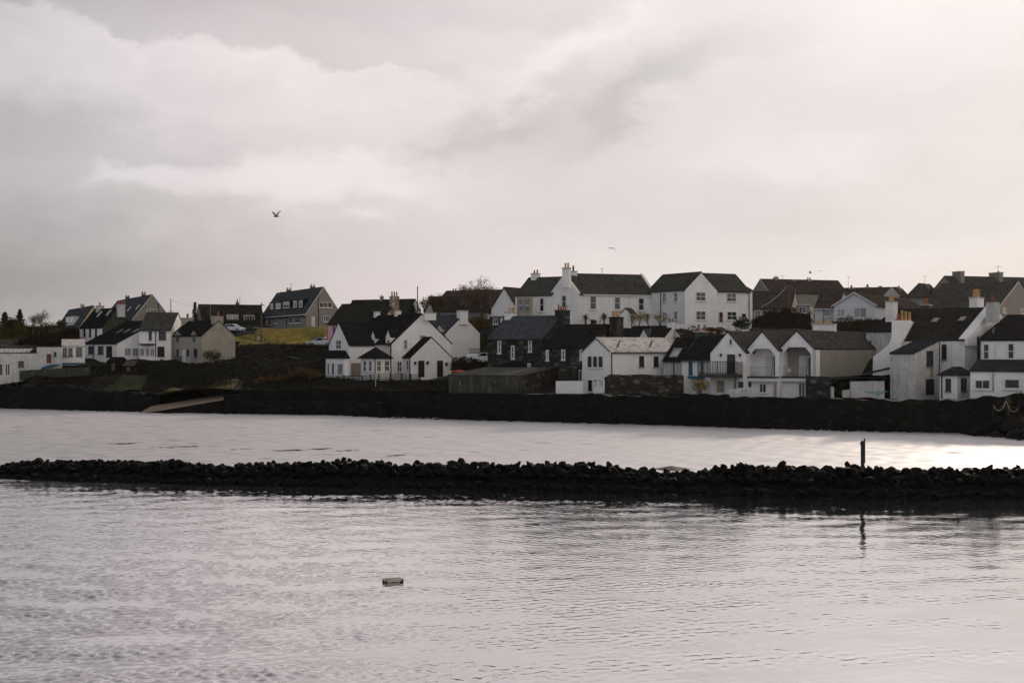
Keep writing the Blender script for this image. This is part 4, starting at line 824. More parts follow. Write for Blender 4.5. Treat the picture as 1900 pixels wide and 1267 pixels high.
# ================================================================ SEA WALLS AND GARDEN WALLS
def rough_wall(name, label, pts, zb, th=.6, m='darkstone', cope=None, jit=.10, step=.8, cat='wall', back=True, crenel=0.0):
    """stone wall along (column, top row, depth) points, with an uneven top"""
    top = []
    for (a, b) in zip(pts, pts[1:]):
        p, q_ = P(*a), P(*b); n = max(1, int((q_ - p).length / step))
        for i in range(n): top.append(p.lerp(q_, i / n))
    top.append(P(*pts[-1])); mb = MB(); n = len(top)
    z0 = lambda p: zb if zb is not None else gz(p.x, p.y) - .6
    for i, p in enumerate(top): p.z += random.uniform(-jit, jit) + (crenel if i % 2 and random.random() < .8 else 0)
    ring = []
    for i, p in enumerate(top):
        d = (top[min(i + 1, n - 1)] - top[max(i - 1, 0)]); d.z = 0; d.normalize(); nn = Vector((d.y, -d.x, 0))
        if nn.y > 0: nn = -nn
        j = random.uniform(-.06, .06) * (jit > 0)
        k = len(mb.v); mid = (p.z + z0(p)) / 2
        mb.v += [Vector((p.x, p.y, z0(p))) + nn * (th * .75), Vector((p.x, p.y, mid)) + nn * (th * .62 + j), p + nn * th * .5, p - nn * th * .5 + Vector((0, 0, random.uniform(-jit, jit))), Vector((p.x, p.y, z0(p))) - nn * th * .5]; ring.append(k)
    for a, b in zip(ring, ring[1:]):
        for q_ in range(4): mb.f.append((a + q_, b + q_, b + q_ + 1, a + q_ + 1)); mb.mi.append(1 if (cope and q_ == 2) else 0)
    for a in (ring[0], ring[-1]): mb.f.append(tuple(a + q_ for q_ in range(5))); mb.mi.append(0)
    o = mb.build(name, [M[m], M[cope or m]]); tag(o, label, cat); return o
M['seastone'] = mat('wet_sea_wall_stone', (.0026, .0026, .0021), .85, .5, 1.2, .6, 2.5, col2=(.011, .011, .008), c2=(.52, .7), bump=1.0, bsc=1.6, spec=.2, stones=.7)
M['seastone2'] = mat('weedy_sea_wall', (.0034, .0038, .0026), .9, .5, 1.0, .6, 2.0, col2=(.014, .015, .010), c2=(.52, .68), bump=1.0, bsc=1.6, stretch=(1, 1, 2.5), spec=.2, stones=.7)
rough_wall('sea_wall', 'low dark sea wall below the gardens at the left edge', [(-420, 700, 208), (-120, 712, 200), (0, 717, 197.5), (110, 716, 193), (170, 722, 190), (240, 728, 188), (300, 733, 187)], -1.2, 1.2, 'seastone', jit=.25)
rough_wall('sea_wall', 'dark stone wall rising behind the concrete slipway', [(285, 731, 188), (330, 728, 187.3), (380, 732, 186.6), (402, 738, 186)], -1, .7, 'seastone', jit=.15)
rough_wall('sea_wall', 'straight stepped sea wall below the black railings', [(419, 731.5, 181.6), (444, 731, 181), (446, 722.5, 181), (620, 722.5, 177.6), (720, 723, 172.5), (832, 723.5, 168)], -1.2, 1.0, 'seastone', jit=.03)
rough_wall('sea_wall_ledge', 'low weedy ledge along the foot of the stepped sea wall', [(450, 744, 179.6), (620, 745, 176.2), (715, 747, 171)], -1.2, 1.2, 'seastone2', jit=.06, cat='ledge')
rough_wall('sea_wall', 'tall dark sea wall under the flat roofed concrete store', [(828, 729, 166.6), (972, 730, 162)], -1.2, 1.0, 'seastone', jit=.04)
rough_wall('sea_wall', 'dark sea wall with a pale coping strip below the boarded white cottage', [(970, 731, 162), (1094, 730, 158.5)], -1.2, 1.0, 'seastone', 'whiteold', jit=.02)
rough_wall('sea_wall', 'dark sea wall with lumpy pale cope stones under the brown garden wall', [(1094, 729, 158), (1135, 734, 156.6), (1270, 735, 152.6)], -1.2, 1.0, 'seastone', 'greyrender', jit=.10)
rough_wall('sea_wall', 'ivy darkened sea wall below the balcony gables', [(1268, 731, 152.5), (1350, 731, 149.5), (1354, 738, 149.3), (1500, 738.5, 145.5), (1545, 737, 144.5)], -1.2, 1.0, 'seastone', jit=.10)
rough_wall('sea_wall', 'long shaggy sea wall below the tall white houses at the right', [(1540, 738.5, 144.5), (1640, 741, 141.5), (1740, 743, 139.3), (1794, 742, 138.2), (1800, 738, 138), (1860, 734, 135.5), (1960, 728, 130), (2150, 720, 123), (2400, 715, 118)], -1.2, 1.1, 'seastone2', 'greyrender', jit=.14)
rough_wall('garden_wall', 'square dark brown garden wall in front of the shiny roofed cottage', [(1124, 700, 158.3), (1134, 695, 157.8), (1267, 695.5, 154.3)], 2.0, .6, 'brownstone', jit=.04)
rough_wall('garden_wall', 'dark ruined stone wall between the balcony gables and the open shed', [(1497, 697, 149.5), (1545, 700, 148)], 2.2, .6, 'darkstone', jit=.10)
rough_wall('garden_wall', 'pale rubble garden wall under the balcony cottage windows', [(1353, 722, 149.8), (1398, 722, 149)], 2.4, .4, 'whiteold', jit=.04)
rough_wall('field_wall', 'dark dry stone wall along the foot of the sunlit lawn', [(436, 640, 229), (520, 641, 227), (600, 642.5, 224), (609, 648, 222)], None, .7, 'brownstone', jit=.18)
rough_wall('field_wall', 'mossy dry stone wall crossing the dark bank below the lawn', [(432, 664, 208), (470, 661, 208.5), (500, 663, 208), (548, 664, 206), (606, 668, 203)], None, .7, 'seastone2', 'concrete', jit=.15)
rough_wall('terrace_wall', 'white terrace wall behind the parked white car', [(866, 656, 193.5), (912, 656, 192)], None, .3, 'white', jit=0)
rough_wall('boundary_wall', 'low white boundary wall in front of the apartment house', [(1253, 601, 192.5), (1356, 602, 190)], None, .35, 'white', jit=0)
rough_wall('boundary_wall', 'patchy concrete wall topped by shrubs behind the gabled flats', [(1392, 609, 176), (1470, 610, 176), (1512, 612, 176)], None, .35, 'concrete', jit=.03)
rough_wall('field_wall', 'pale grey wall under the far dark roofs beside the bare tree', [(800, 580, 231), (905, 581, 229)], None, .4, 'greyrender', jit=.02)
rough_wall('gate_pier', 'pinkish stone gate pier beside the bank path', [(479, 618, 237), (485, 618, 237)], None, .7, 'sandstone', jit=.02, cat='gate pier')

# slipway
mb = MB(); w4 = Vector((0, 3.2, 0))
a, b_, c_, d_ = P(257, 766.5, 181.2), P(420, 739, 181.8), P(420, 775, 181.8), P(257, 775, 181.2)
e_ = Vector((.6, 4.2, .75))
mb.poly([a, b_, b_ + e_, a + e_], 0); mb.poly([a, b_, c_, d_], 1); mb.poly([a + e_, b_ + e_, c_ + e_, d_ + e_], 1); mb.poly([b_, c_, c_ + e_, b_ + e_], 1); mb.poly([a, d_, d_ + e_, a + e_], 1); mb.poly([c_, d_, d_ + e_, c_ + e_], 1)  # sides take the dark stone to paint in their shade below the lit top
k_ = Vector((0, -.15, .02)); mb.prism([a + k_, b_ + k_, b_ + k_ - Vector((0, 0, .16)), a + k_ - Vector((0, 0, .16))], (0, .14, 0), 0)
sl = mb.build('slipway', [mat('worn_concrete', (.22, .17, .13), .9, .25, .8, .4, 3), M['seastone']]); tag(sl, 'sloping pale concrete slipway running down into the water', 'slipway')

# ================================================================ WATER
def water_mat():
    m = bpy.data.materials.new('sea_water'); m.use_nodes = True; t = NT(m.node_tree); bs = t.n['Principled BSDF']
    bs.inputs['Base Color'].default_value = (.020, .026, .030, 1); bs.inputs['Roughness'].default_value = .04; bs.inputs['IOR'].default_value = 1.5; bs.inputs['Metallic'].default_value = .0
    tc = t.new('ShaderNodeTexCoord')
    def nz(sx, sy, rot, d, seed):
        mp = t.new('ShaderNodeMapping'); mp.inputs['Scale'].default_value = (sx, sy, 1); mp.inputs['Rotation'].default_value = (0, 0, rad(rot)); mp.inputs['Location'].default_value = (seed, seed * 2, 0)
        t.l.new(tc.outputs['Object'], mp.inputs[0]); return t.noise(mp.outputs[0], 1.0, d, .55)
    h1 = nz(1.5, 2.1, 8, 2, 1); h2 = nz(3.6, 4.4, -10, 2, 5)
    gust = t.ramp(nz(.16, .26, 0, 3, 3), [(.38, .25), (.68, 1)]); basin = t.ramp(nz(.035, .06, 0, 3, 9), [(.38, .55), (.62, 1)])
    sx = t.new('ShaderNodeSeparateXYZ'); t.l.new(tc.outputs['Object'], sx.inputs[0])
    side = t.ramp(t.m('ADD', t.m('DIVIDE', sx.outputs[0], t.m('MULTIPLY', t.m('ADD', sx.outputs[1], 15), .9)), .5), [(.1, 1), (.55, .75), (.9, .4)])     # calmer lee to the right
    patch_ = t.m('MULTIPLY', t.m('MULTIPLY', gust, basin), side)
    hh = t.m('ADD', h1, t.m('MULTIPLY', h2, .45))
    ruff = t.ramp(t.m('DIVIDE', t.m('ADD', sx.outputs[1], t.m('MULTIPLY', sx.outputs[0], .06)), 200.0), [(.40, .06), (.47, .42), (.8, .60)])     # breeze-ruffled beyond the breakwater
    t.l.new(ruff, bs.inputs['Roughness'])
    b = t.new('ShaderNodeBump'); b.inputs['Distance'].default_value = .10
    t.l.new(t.m('MULTIPLY', patch_, WB), b.inputs['Strength']); t.l.new(hh, b.inputs['Height']); t.l.new(b.outputs[0], bs.inputs['Normal'])
    gl_ = t.new('ShaderNodeBsdfGlossy'); t.l.new(ruff, gl_.inputs['Roughness']); gl_.inputs['Color'].default_value = (.935, .91, .915, 1); t.l.new(b.outputs[0], gl_.inputs['Normal'])
    mx = t.new('ShaderNodeMixShader'); mx.inputs[0].default_value = .62; t.l.new(bs.outputs[0], mx.inputs[1]); t.l.new(gl_.outputs[0], mx.inputs[2]); t.l.new(mx.outputs[0], t.n['Material Output'].inputs['Surface'])
    return m
WB = .3; WS = .12; WN = .15
def waves(X, Y, dY):
    r = np.random.default_rng(3); Zw = np.zeros_like(X); N = 48
    far = np.clip((Y - 84) / 6, 0, 1); slick = np.sin(X * .10 + 1.0 + 1.6 * np.sin(Y * .07)) * np.sin(Y * .12 + 1.2 * np.sin(X * .08 + .6))
    env = np.zeros_like(X)
    for i in range(16):
        lam = r.uniform(1.2, 5.0); th = r.normal(0, .8); env += np.sin(6.283 / lam * (X * .5 * math.sin(th) + Y * math.cos(th)) + r.random() * 6.283)
    env = np.clip(.75 + env / 4 * .55, .15, 1.8)
    calm = np.clip(.60 + .10 * slick - .52 * np.clip(X / (.36 * Y), -1, 1), .14, 1.4) * np.clip(1.30 - (Y - 34) / 48, .6, 1.4)
    anear = WN * env * calm; afar = WS * (.7 + .3 * env)
    for i in range(N):
        lam = np.where(far > .5, 3.2, 1.0) * .22 * (.58 / .22) ** ((i + r.random()) / N); th = r.normal(0, .85); k = 2 * math.pi / lam
        fade = np.clip((lam / dY - 2.0) / 1.0, 0, 1)
        Zw += math.sqrt(2 / N) / k * fade * np.sin(k * (X * math.sin(th) * (1 - .55 * far) + Y * math.cos(th)) + r.random() * 6.283)
    Zw = Zw * (anear * (1 - far) + afar * far)
    for i in range(24):       # low swell everywhere
        lam = r.uniform(1.2, 3.2); th = r.normal(0, .7); k = 2 * math.pi / lam; Zw += WL_ * math.sqrt(2 / 24) / k * np.sin(k * (X * math.sin(th) + Y * math.cos(th)) + r.random() * 6.283)
    amp0 = 1.0
    return Zw * amp0
WL_ = .008
yy = [29.0]
while yy[-1] < 215: yy.append(yy[-1] + (.07 if yy[-1] < 52 else .10 if yy[-1] < 88 else .15))
yy = np.array(yy); dy = np.gradient(yy); us = np.linspace(-.47, .47, 680)
XX = us[None, :] * (yy[:, None] + 14); YY = np.repeat(yy[:, None], len(us), 1)
ZZ = waves(XX, YY, np.repeat(dy[:, None], len(us), 1))
wm = water_mat(); wo = grid_mesh('water', XX, YY, ZZ, wm); tag(wo, kind='structure')
big = MB(); big.poly([(-900, -100, -.35), (900, -100, -.35), (900, 1500, -.35), (-900, 1500, -.35)]); bw = big.build('water', wm, origin=Vector((0, 0, 0))); tag(bw, kind='structure')

# ================================================================ BREAKWATER
M['rock'] = mat('breakwater_rock', (.0055, .0052, .0045), .85, .5, 1.5, .5, 5, col2=(.022, .019, .015), c2=(.58, .75), bump=.8, bsc=5, spec=.15)
M['rockwet'] = mat('wet_weedy_rock', (.0048, .0045, .0036), .8, .5, 1.5, .5, 5, bump=.8, bsc=5, spec=.12)
def rock_mesh(seed, cuts=16):
    r = random.Random(seed); bm = bmesh.new(); bmesh.ops.create_icosphere(bm, subdivisions=2, radius=1)
    planes = [(Vector((r.gauss(0, 1), r.gauss(0, 1), r.gauss(0, 1))).normalized(), r.uniform(.42, .85)) for _ in range(cuts)]
    for v in bm.verts:
        for n, d in planes:
            k = v.co.dot(n) - d
            if k > 0: v.co -= n * k
        v.co += Vector((r.uniform(-.03, .03), r.uniform(-.03, .03), r.uniform(-.03, .03)))
    sx, sy, sz = r.uniform(.9, 1.35), r.uniform(.8, 1.1), r.uniform(.6, .95)
    for v in bm.verts: v.co = Vector((v.co.x * sx, v.co.y * sy, v.co.z * sz))
    me = bpy.data.meshes.new('boulder'); bm.to_mesh(me); bm.free(); me.materials.append(M['rock']); return me
ROCKS = [rock_mesh(i) for i in range(14)]
bx = [-300, 0, 60, 190, 250, 320, 400, 480, 560, 640, 700, 760, 870, 940, 1000, 1080, 1150, 1200, 1260, 1310, 1370, 1440, 1520, 1590, 1640, 1680, 1760, 1830, 1900, 2200]
bt = [862, 863, 851, 850, 853, 850, 862, 857, 854, 849, 853, 856, 853, 857, 855, 853, 860, 866, 873, 868, 856, 860, 862, 858, 865, 869, 864, 863, 862, 855]
fx = [-300, 0, 420, 900, 1250, 1600, 1900, 2200]; fy = [89.8, 88.1, 84.0, 81.6, 78.9, 77.0, 76.6, 75.4]
def front_y(px): return float(np.interp(px, fx, fy))
def crest(px): Y = front_y(px) + 3.0; return Y, PZ(float(np.interp(px, bx, bt)), Y)
count = 0
def boulder(px, Y, z, s, mesh=None):
    global count
    o = bpy.data.objects.new('boulder', mesh or random.choice(ROCKS)); C.objects.link(o)
    o.location = (PX(px, Y), Y, z); o.rotation_euler = (random.uniform(-1, 1), random.uniform(-1, 1), random.uniform(0, 6.28)); o.scale = (s * random.uniform(.8, 1.3), s * random.uniform(.8, 1.2), s * random.uniform(.7, 1.15))
    tag(o, 'rough dark boulder piled on the long low breakwater', 'boulder', 'boulders of the breakwater'); count += 1
    return o
# crest boulders, then two courses down the near slope
px = -25.0
while px < 1925 and count < 165:
    Y, zt = crest(px); s = random.choice([.18, .22, .26, .30, .36, .42, .52, .68]) ; zc = zt - s * .62 + random.uniform(-.22, .02)
    boulder(px, Y + random.uniform(-.5, .6), zc, s); px += s * 1.25 * F / Y * random.uniform(.85, 1.1)
for rowk, (dy_, frac, lim) in enumerate(((2.1, .70, 298),)):
    px = -15.0 + 9 * rowk
    while px < 1925 and count < lim:
        Y, zt = crest(px); s = random.uniform(.24, .48); boulder(px, front_y(px) + dy_ + random.uniform(-.25, .25), zt * frac - .1 + random.uniform(-.1, .1), s); px += s * 1.5 * F / Y * random.uniform(.9, 1.1)
# the rest of the stones: one mass
def add_rock(V, Fc, me, loc, s, rot):
    n = len(V); co = np.empty(len(me.vertices) * 3); me.vertices.foreach_get('co', co); co = co.reshape(-1, 3)
    c, s_ = math.cos(rot), math.sin(rot); co = co @ np.array([[c, s_, 0], [-s_, c, 0], [0, 0, 1]]); co = co * s + np.array(loc)
    V.append(co); Fc.extend([tuple(v + add_rock.n for v in p.vertices) for p in me.polygons]); add_rock.n += len(co)
def mass(name, items, m, **k):
    V, Fc = [], []; add_rock.n = 0
    for loc, s in items: add_rock(V, Fc, random.choice(ROCKS), loc, s, random.uniform(0, 6.28))
    me = bpy.data.meshes.new(name); me.from_pydata(np.concatenate(V).tolist(), [], Fc); me.materials.append(m); o = bpy.data.objects.new(name, me); C.objects.link(o); WL[o] = Vector(); tag(o, **k); return o
items = []
for rowk, (dy_, frac) in enumerate(((.5, .12), (-.1, -.12), (1.7, .5), (2.6, .78), (3.6, .72), (4.4, .45), (5.2, .1), (3.0, .4), (4.0, .3))):
    px = -330 + 13.0 * rowk
    while px < 2230:
        Y, zt = crest(px); s = random.uniform(.2, .42); Yk = front_y(px) + dy_ + random.uniform(-.3, .3); items.append(((PX(px, Yk), Yk, max(-.25, zt * frac + random.uniform(-.15, .1))), s)); px += s * 1.15 * F / Y
# where the picture ends the crest goes on
for px in list(range(-330, -30, 16)) + list(range(1930, 2230, 16)): Y, zt = crest(px); items.append(((PX(px, Y), Y, zt - .4), random.uniform(.4, .6)))
mass('breakwater_rubble', items, M['rockwet'], kind='stuff')
mb = MB(); lp = []
for px in range(-340, 2260, 40):
    fy_ = front_y(px); Y, zt = crest(px); k = len(mb.v); mb.v += [Vector((PX(px, fy_ + .6), fy_ + .6, -1)), Vector((PX(px, fy_ + 1.6), fy_ + 1.6, zt * .35)), Vector((PX(px, Y), Y, zt * .72)), Vector((PX(px, Y + 1.4), Y + 1.4, zt * .35)), Vector((PX(px, Y + 2.6), Y + 2.6, -1))]; lp.append(k)
for a, b_ in zip(lp, lp[1:]):
    for q_ in range(4): mb.f.append((a + q_, b_ + q_, b_ + q_ + 1, a + q_ + 1)); mb.mi.append(0)
tag(mb.build('breakwater_core', M['rockwet']), kind='structure')
# post on the breakwater
t_ = thing('marker_post', 'dark timber marker post standing on the breakwater', 'post', P(1602, 872, 78.2))
mb = MB(); mb.box(P(1600.5, 846, 78.2), (.085, 0, 0), (0, .085, 0), (0, 0, .84)); mb.build('post', M['black'], t_)
mb = MB(); mb.box(P(1604, 836, 78.15), (.035, 0, 0), (0, .04, 0), (0, 0, .68)); mb.build('rod', M['black'], t_)
mb = MB(); mb.box(P(1599.5, 823, 78.1), (.10, 0, 0), (0, .10, 0), (0, 0, .05)); mb.build('bracket', M['black'], t_)
# rock point at the right, near the harbour wall
items = []
for i in range(150):
    u = random.random(); px = 1800 + 150 * u * u + 180 * u; top = np.interp(px, [1795, 1815, 1850, 1880, 1900, 2140], [801, 790, 775, 769, 768, 760]); bot = np.interp(px, [1800, 1900, 2140], [805, 818, 835])
    v = random.random(); Y = 21112 / (bot - 650) + .5 + v * 5; zt = PZ(top, 132); items.append(((PX(px, Y), Y, zt * min(1, v * 1.4) - .45), random.uniform(.45, 1.0)))
rp = mass('rock_point', items, mat('mound_rock', (.016, .0145, .011), .85, .5, 1.5, .5, 5, col2=(.06, .05, .04), c2=(.55, .72), bump=.8, bsc=5, spec=.15), label='dark mound of rocks jutting into the water at the right edge', cat='rock mound')
mb = MB(); mb.prism([P(1806, 801, 133), P(1850, 784, 133), P(1900, 778, 133), P(2140, 772, 133), P(2140, 850, 133), P(1806, 850, 133)], (0, 5, 0)); core = mb.build('rock_core', M['rockwet'], rp)
rp['kind'] = 'thing'
# foreshore stones along the foot of the walls
items = []
px = -300
while px < 1800:
    Ys = shoreY(px)
    for j in range(2): items.append(((PX(px, Ys), Ys + random.uniform(-.9, .8), random.uniform(-.18, .08)), random.uniform(.2, .5)))
    px += 7
mass('foreshore_stones', items, M['rockwet'], kind='stuff')

# weed lines and a bared shoal behind the breakwater
mb = MB()
for px, py, w in ((335, 829, 36), (232, 823, 28), (445, 834, 14), (535, 835.5, 26), (593, 833, 24), (640, 836, 18), (735, 845, 20), (-4, 897, 14)):
    Y = 21112 / (py - 650)
    for k in range(int(w * 1.6)):
        f = random.gauss(0, .38); q_ = Vector((PX(px + f * w, Y), Y + random.gauss(0, .28) + f * .8, .035)); L_ = random.uniform(.12, .4); mb.poly([q_ + Vector((-L_, -.06, 0)), q_ + Vector((L_ * .3, -.10, 0)), q_ + Vector((L_, .05, 0)), q_ + Vector((-L_ * .2, .11, 0))])
tag(mb.build('floating_weed', mat('brown_weed', (.10, .075, .06), .6, .3, 2)), kind='stuff')
mb = MB(); Y = 96.0; n = 22; x0 = PX(1245, Y); lp = [(x0 + 2.6 * math.cos(6.283 * k / n) * random.uniform(.85, 1.15), Y + 2.2 * math.sin(6.283 * k / n) * random.uniform(.7, 1.1), 0) for k in range(n)]
for p, q_ in zip(lp, lp[1:] + lp[:1]): mb.poly([(p[0], p[1], -.2), (q_[0], q_[1], -.2), (x0, Y, .22)])
tag(mb.build('shoal', mat('wet_gravel', (.07, .06, .05), .7, .3, 2, .4, 6)), kind='structure')
# ================================================================ PLANTS
def leafmat(name, col, var=.5):
    m = mat(name, col, .8, var, .9, spec=.15); return m
M['scrub'] = leafmat('dark_scrub_leaves', (.016, .0145, .0075)); M['bracken'] = leafmat('dead_bracken', (.085, .050, .018)); M['gorse'] = leafmat('olive_gorse', (.050, .040, .012))
M['hedgebrown'] = leafmat('brown_beech_hedge', (.024, .016, .009)); M['conifer'] = leafmat('dark_conifer', (.022, .030, .018)); M['leafgreen'] = leafmat('evergreen_leaf', (.035, .042, .018))
M['banktuft'] = leafmat('withered_bank_grass', (.034, .027, .013)); M['bark'] = mat('bark', (.07, .052, .04), .95, .3, 2); M['twig'] = mat('bare_twigs', (.13, .085, .058), .95, .3, 2); M['palmleaf'] = leafmat('palm_leaf', (.10, .085, .03)); M['reed'] = leafmat('pale_dry_reed', (.26, .19, .09))
M['hedgetop'] = leafmat('clipped_hedge', (.030, .025, .010))
def cards(mb, pts, s0, s1, up=.3):
    for p in pts:
        s = random.uniform(s0, s1); a = Vector((random.gauss(0, 1), random.gauss(0, 1), random.gauss(0, 1))).normalized(); b = a.cross(Vector((random.gauss(0, 1), random.gauss(0, 1), random.gauss(0, 1)))).normalized()
        p = Vector(p); mb.poly([p - a * s, p - b * s * .45 + a * s * .1, p + a * s, p + b * s * .45 - a * s * .1])
def blob_pts(c, R, n, lumps=7, shell=.55):
    c = Vector(c); L = [(Vector((random.uniform(-.65, .65) * R[0], random.uniform(-.65, .65) * R[1], random.uniform(-.5, .65) * R[2])), random.uniform(.35, .6)) for _ in range(lumps)]; out = []
    for i in range(n):
        o, k = random.choice(L); d = Vector((random.gauss(0, 1), random.gauss(0, 1), random.gauss(0, 1))).normalized() * random.uniform(shell, 1.0)
        q_ = c + o + Vector((d.x * R[0] * k, d.y * R[1] * k, d.z * R[2] * k)); out.append(q_)
    return out
def bush(name, label, x0, y0, x1, y1, Y, m, n=500, s=(.1, .24), cat='bush', depth=None, lumps=8, stems=True, group=None):
    c = P((x0 + x1) / 2, (y0 + y1) / 2, Y); rx = (x1 - x0) / 2 * Y / F; rz = (y1 - y0) / 2 * Y / F
    t_ = thing(name, label, cat, Vector((c.x, c.y, c.z - rz)), group); mb = MB(); cards(mb, blob_pts(c, (rx, depth or rx, rz), n, lumps), *s); mb.build('foliage', M[m], t_)
    mb = MB(); base = Vector((c.x, c.y, c.z - rz - .4))
    for i in range(6): mb.tube([base + Vector((random.uniform(-.2, .2), 0, 0)), c + Vector((random.uniform(-.6, .6) * rx, random.uniform(-.4, .4) * rx, random.uniform(-.1, .5) * rz))], [.05, .02], 4)
    mb.build('stem', M['bark'], t_); return t_
def strip(name, label, pts, height, m, n, s=(.12, .3), width=.8, cat='hedge', kind=None, fall=0.0):
    """leafy strip along (column, top row, depth) points"""
    mb = MB(); seg = [(P(*a), P(*b)) for a, b in zip(pts, pts[1:])]; L = [(b - a).length for a, b in seg]; out = []
    for i in range(n):
        a, b = random.choices(seg, L)[0]; p = a.lerp(b, random.random()); k = random.random() ** 1.3
        out.append(p + Vector((random.uniform(-width, width) * .5, random.uniform(-width, width), -k * height + random.gauss(0, .08) + .16 * math.sin(p.x * 2.1) + .14 * math.sin(p.x * 5.3) + .22 * math.sin(p.x * .9 + 1))))
    cards(mb, out, *s); o = mb.build(name, M[m]); tag(o, label, cat if kind is None else None, None, kind)
    # solid heart so that the hedge is not see-through
    if kind is None:
        core = MB()
        for a, b in seg: core.prism([a + Vector((0, -width * .55, -.2)), b + Vector((0, -width * .55, -.2)), b + Vector((0, width * .55, -.2)), a + Vector((0, width * .55, -.2))], (0, 0, -height))
        core.build('hedge_core', M[m], o)
    return o
def cover(name, quads, m, n, s=(.1, .25), hmax=.7):
    mb = MB(); pts = []
    ar = [abs((q_[1][0] - q_[0][0]) * (q_[2][1] - q_[0][1])) + 1 for q_ in quads]; XY = []
    for i in range(n):
        a, b, c, d = random.choices(quads, ar)[0]; u, v = random.random(), random.random()
        px = (a[0] * (1 - u) + b[0] * u) * (1 - v) + (d[0] * (1 - u) + c[0] * u) * v; Y = (a[1] * (1 - u) + b[1] * u) * (1 - v) + (d[1] * (1 - u) + c[1] * u) * v; XY.append((PX(px, Y), Y))
    A = np.array(XY); Zg = ground(A[:, 0], A[:, 1])
    for (x, y), z in zip(XY, Zg):
        lump = max(0, .55 + .45 * math.sin(x * .8 + math.sin(y * .5) * 2) * math.sin(y * .7 + math.sin(x * .6))); pts.append((x, y, z + random.random() ** 1.2 * hmax * lump))
    cards(mb, pts, *s); o = mb.build(name, M[m]); tag(o, kind='stuff'); return o
def branch(mb, tips, p, d, L, r, lev, spread=.55, up=.15, nchild=(3, 4)):
    pts = [p]; rr = [r]; q_ = p.copy(); dd = d.copy()
    for i in range(3):
        dd = (dd + Vector((random.gauss(0, .12), random.gauss(0, .12), random.gauss(0, .08) + up * .15))).normalized(); q_ = q_ + dd * L / 3; pts.append(q_.copy()); rr.append(r * (1 - .22 * (i + 1)))
    mb.tube(pts, rr, 5 if lev > 1 else 3, cap=False)
    if lev == 0: tips.append(q_); return
    for i in range(random.randint(*nchild)):
        k = random.uniform(.35, 1.0); j = min(2, int(k * 3)); b0 = pts[j].lerp(pts[j + 1], k * 3 - j) if k < 1 else pts[-1]
        nd = (dd + Vector((random.gauss(0, spread), random.gauss(0, spread), random.gauss(0, spread * .7) + up))).normalized(); branch(mb, tips, b0, nd, L * random.uniform(.6, .8), max(.012, r * .5), lev - 1, spread, up, nchild)
def bare_tree(name, label, px, pbase, ptop, Y, lev=4, lean=0.0, m='twig', trunkfrac=.3, group=None, leafy=None, nchild=(3, 4), spread=.55, r=.14):
    base = P(px, pbase, Y); hgt = (pbase - ptop) * Y / F; t_ = thing(name, label, 'tree', base, group); mb = MB(); tips = []
    tr = MB(); top = base + Vector((lean * hgt * trunkfrac, 0, hgt * trunkfrac)); tr.tube([base - Vector((0, 0, .5)), base.lerp(top, .5) + Vector((random.uniform(-.1, .1), 0, 0)), top], [r * 1.3, r, r * .85], 7); tr.build('trunk', M['bark'], t_)
    for i in range(5 if lev > 2 else 4): branch(mb, tips, base.lerp(top, random.uniform(.55, 1)), Vector((lean * .5 + random.gauss(0, .5), random.gauss(0, .5), 1)).normalized(), hgt * .40, r * .6, lev - 1, spread, .12, nchild)
    if leafy: cards(mb, [p + Vector((random.gauss(0, .15), random.gauss(0, .15), random.gauss(0, .12))) for p in tips for _ in range(leafy[1])], .05, .13)
    mb.build('crown', M[leafy[0]] if leafy else M[m], t_); return t_
def conifer(name, label, px, pbase, ptop, wpx, Y, group=None, m='conifer', n=16):
    base = P(px, pbase, Y); hgt = (pbase - ptop) * Y / F; R = wpx / 2 * Y / F; t_ = thing(name, label, 'tree', base, group)
    tr = MB(); tr.tube([base - Vector((0, 0, .4)), base + Vector((0, 0, hgt))], [.14, .02], 6); tr.build('trunk', M['bark'], t_); mb = MB()
    for i in range(n):
        f = .12 + .88 * i / n; z = hgt * f; rr = R * (1 - f) ** 1.0 + .06
        for k in range(11):
            a = random.uniform(0, 6.28); L = rr * random.uniform(.4, 1.25); tip = base + Vector((math.cos(a) * L, math.sin(a) * L, z - L * .12 + random.uniform(-.1, .1))); st = base + Vector((0, 0, z)); mb.tube([st, tip], [.025, .008], 3, cap=False)
            cards(mb, [st.lerp(tip, random.uniform(.25, 1.05)) + Vector((random.gauss(0, .1), random.gauss(0, .1), random.gauss(0, .08))) for _ in range(9)], .07, .18)
    mb.build('crown', M[m], t_); return t_
def palm(name, label, px, pbase, ptop, Y, n=26, L=1.0, m='palmleaf', cat='palm'):
    base = P(px, pbase, Y); top = P(px, ptop, Y); t_ = thing(name, label, cat, base); tr = MB(); tr.tube([base - Vector((0, 0, .5)), top], [.13, .10], 7); tr.build('trunk', M['bark'], t_); mb = MB()
    for i in range(n):
        a = random.uniform(0, 6.28); e = random.uniform(-.35, 1.4); d = Vector((math.cos(a) * math.cos(e), math.sin(a) * math.cos(e), math.sin(e))); w = d.cross(Vector((0, 0, 1))).normalized() * .045
        p1 = top + d * L * .55; p2 = top + d * L + Vector((0, 0, -.35 * L * random.random())); mb.poly([top - w, top + w, p1 + w * 1.2, p1 - w * 1.2]); mb.poly([p1 - w * 1.2, p1 + w * 1.2, p2])
    mb.build('crown', M[m], t_); return t_

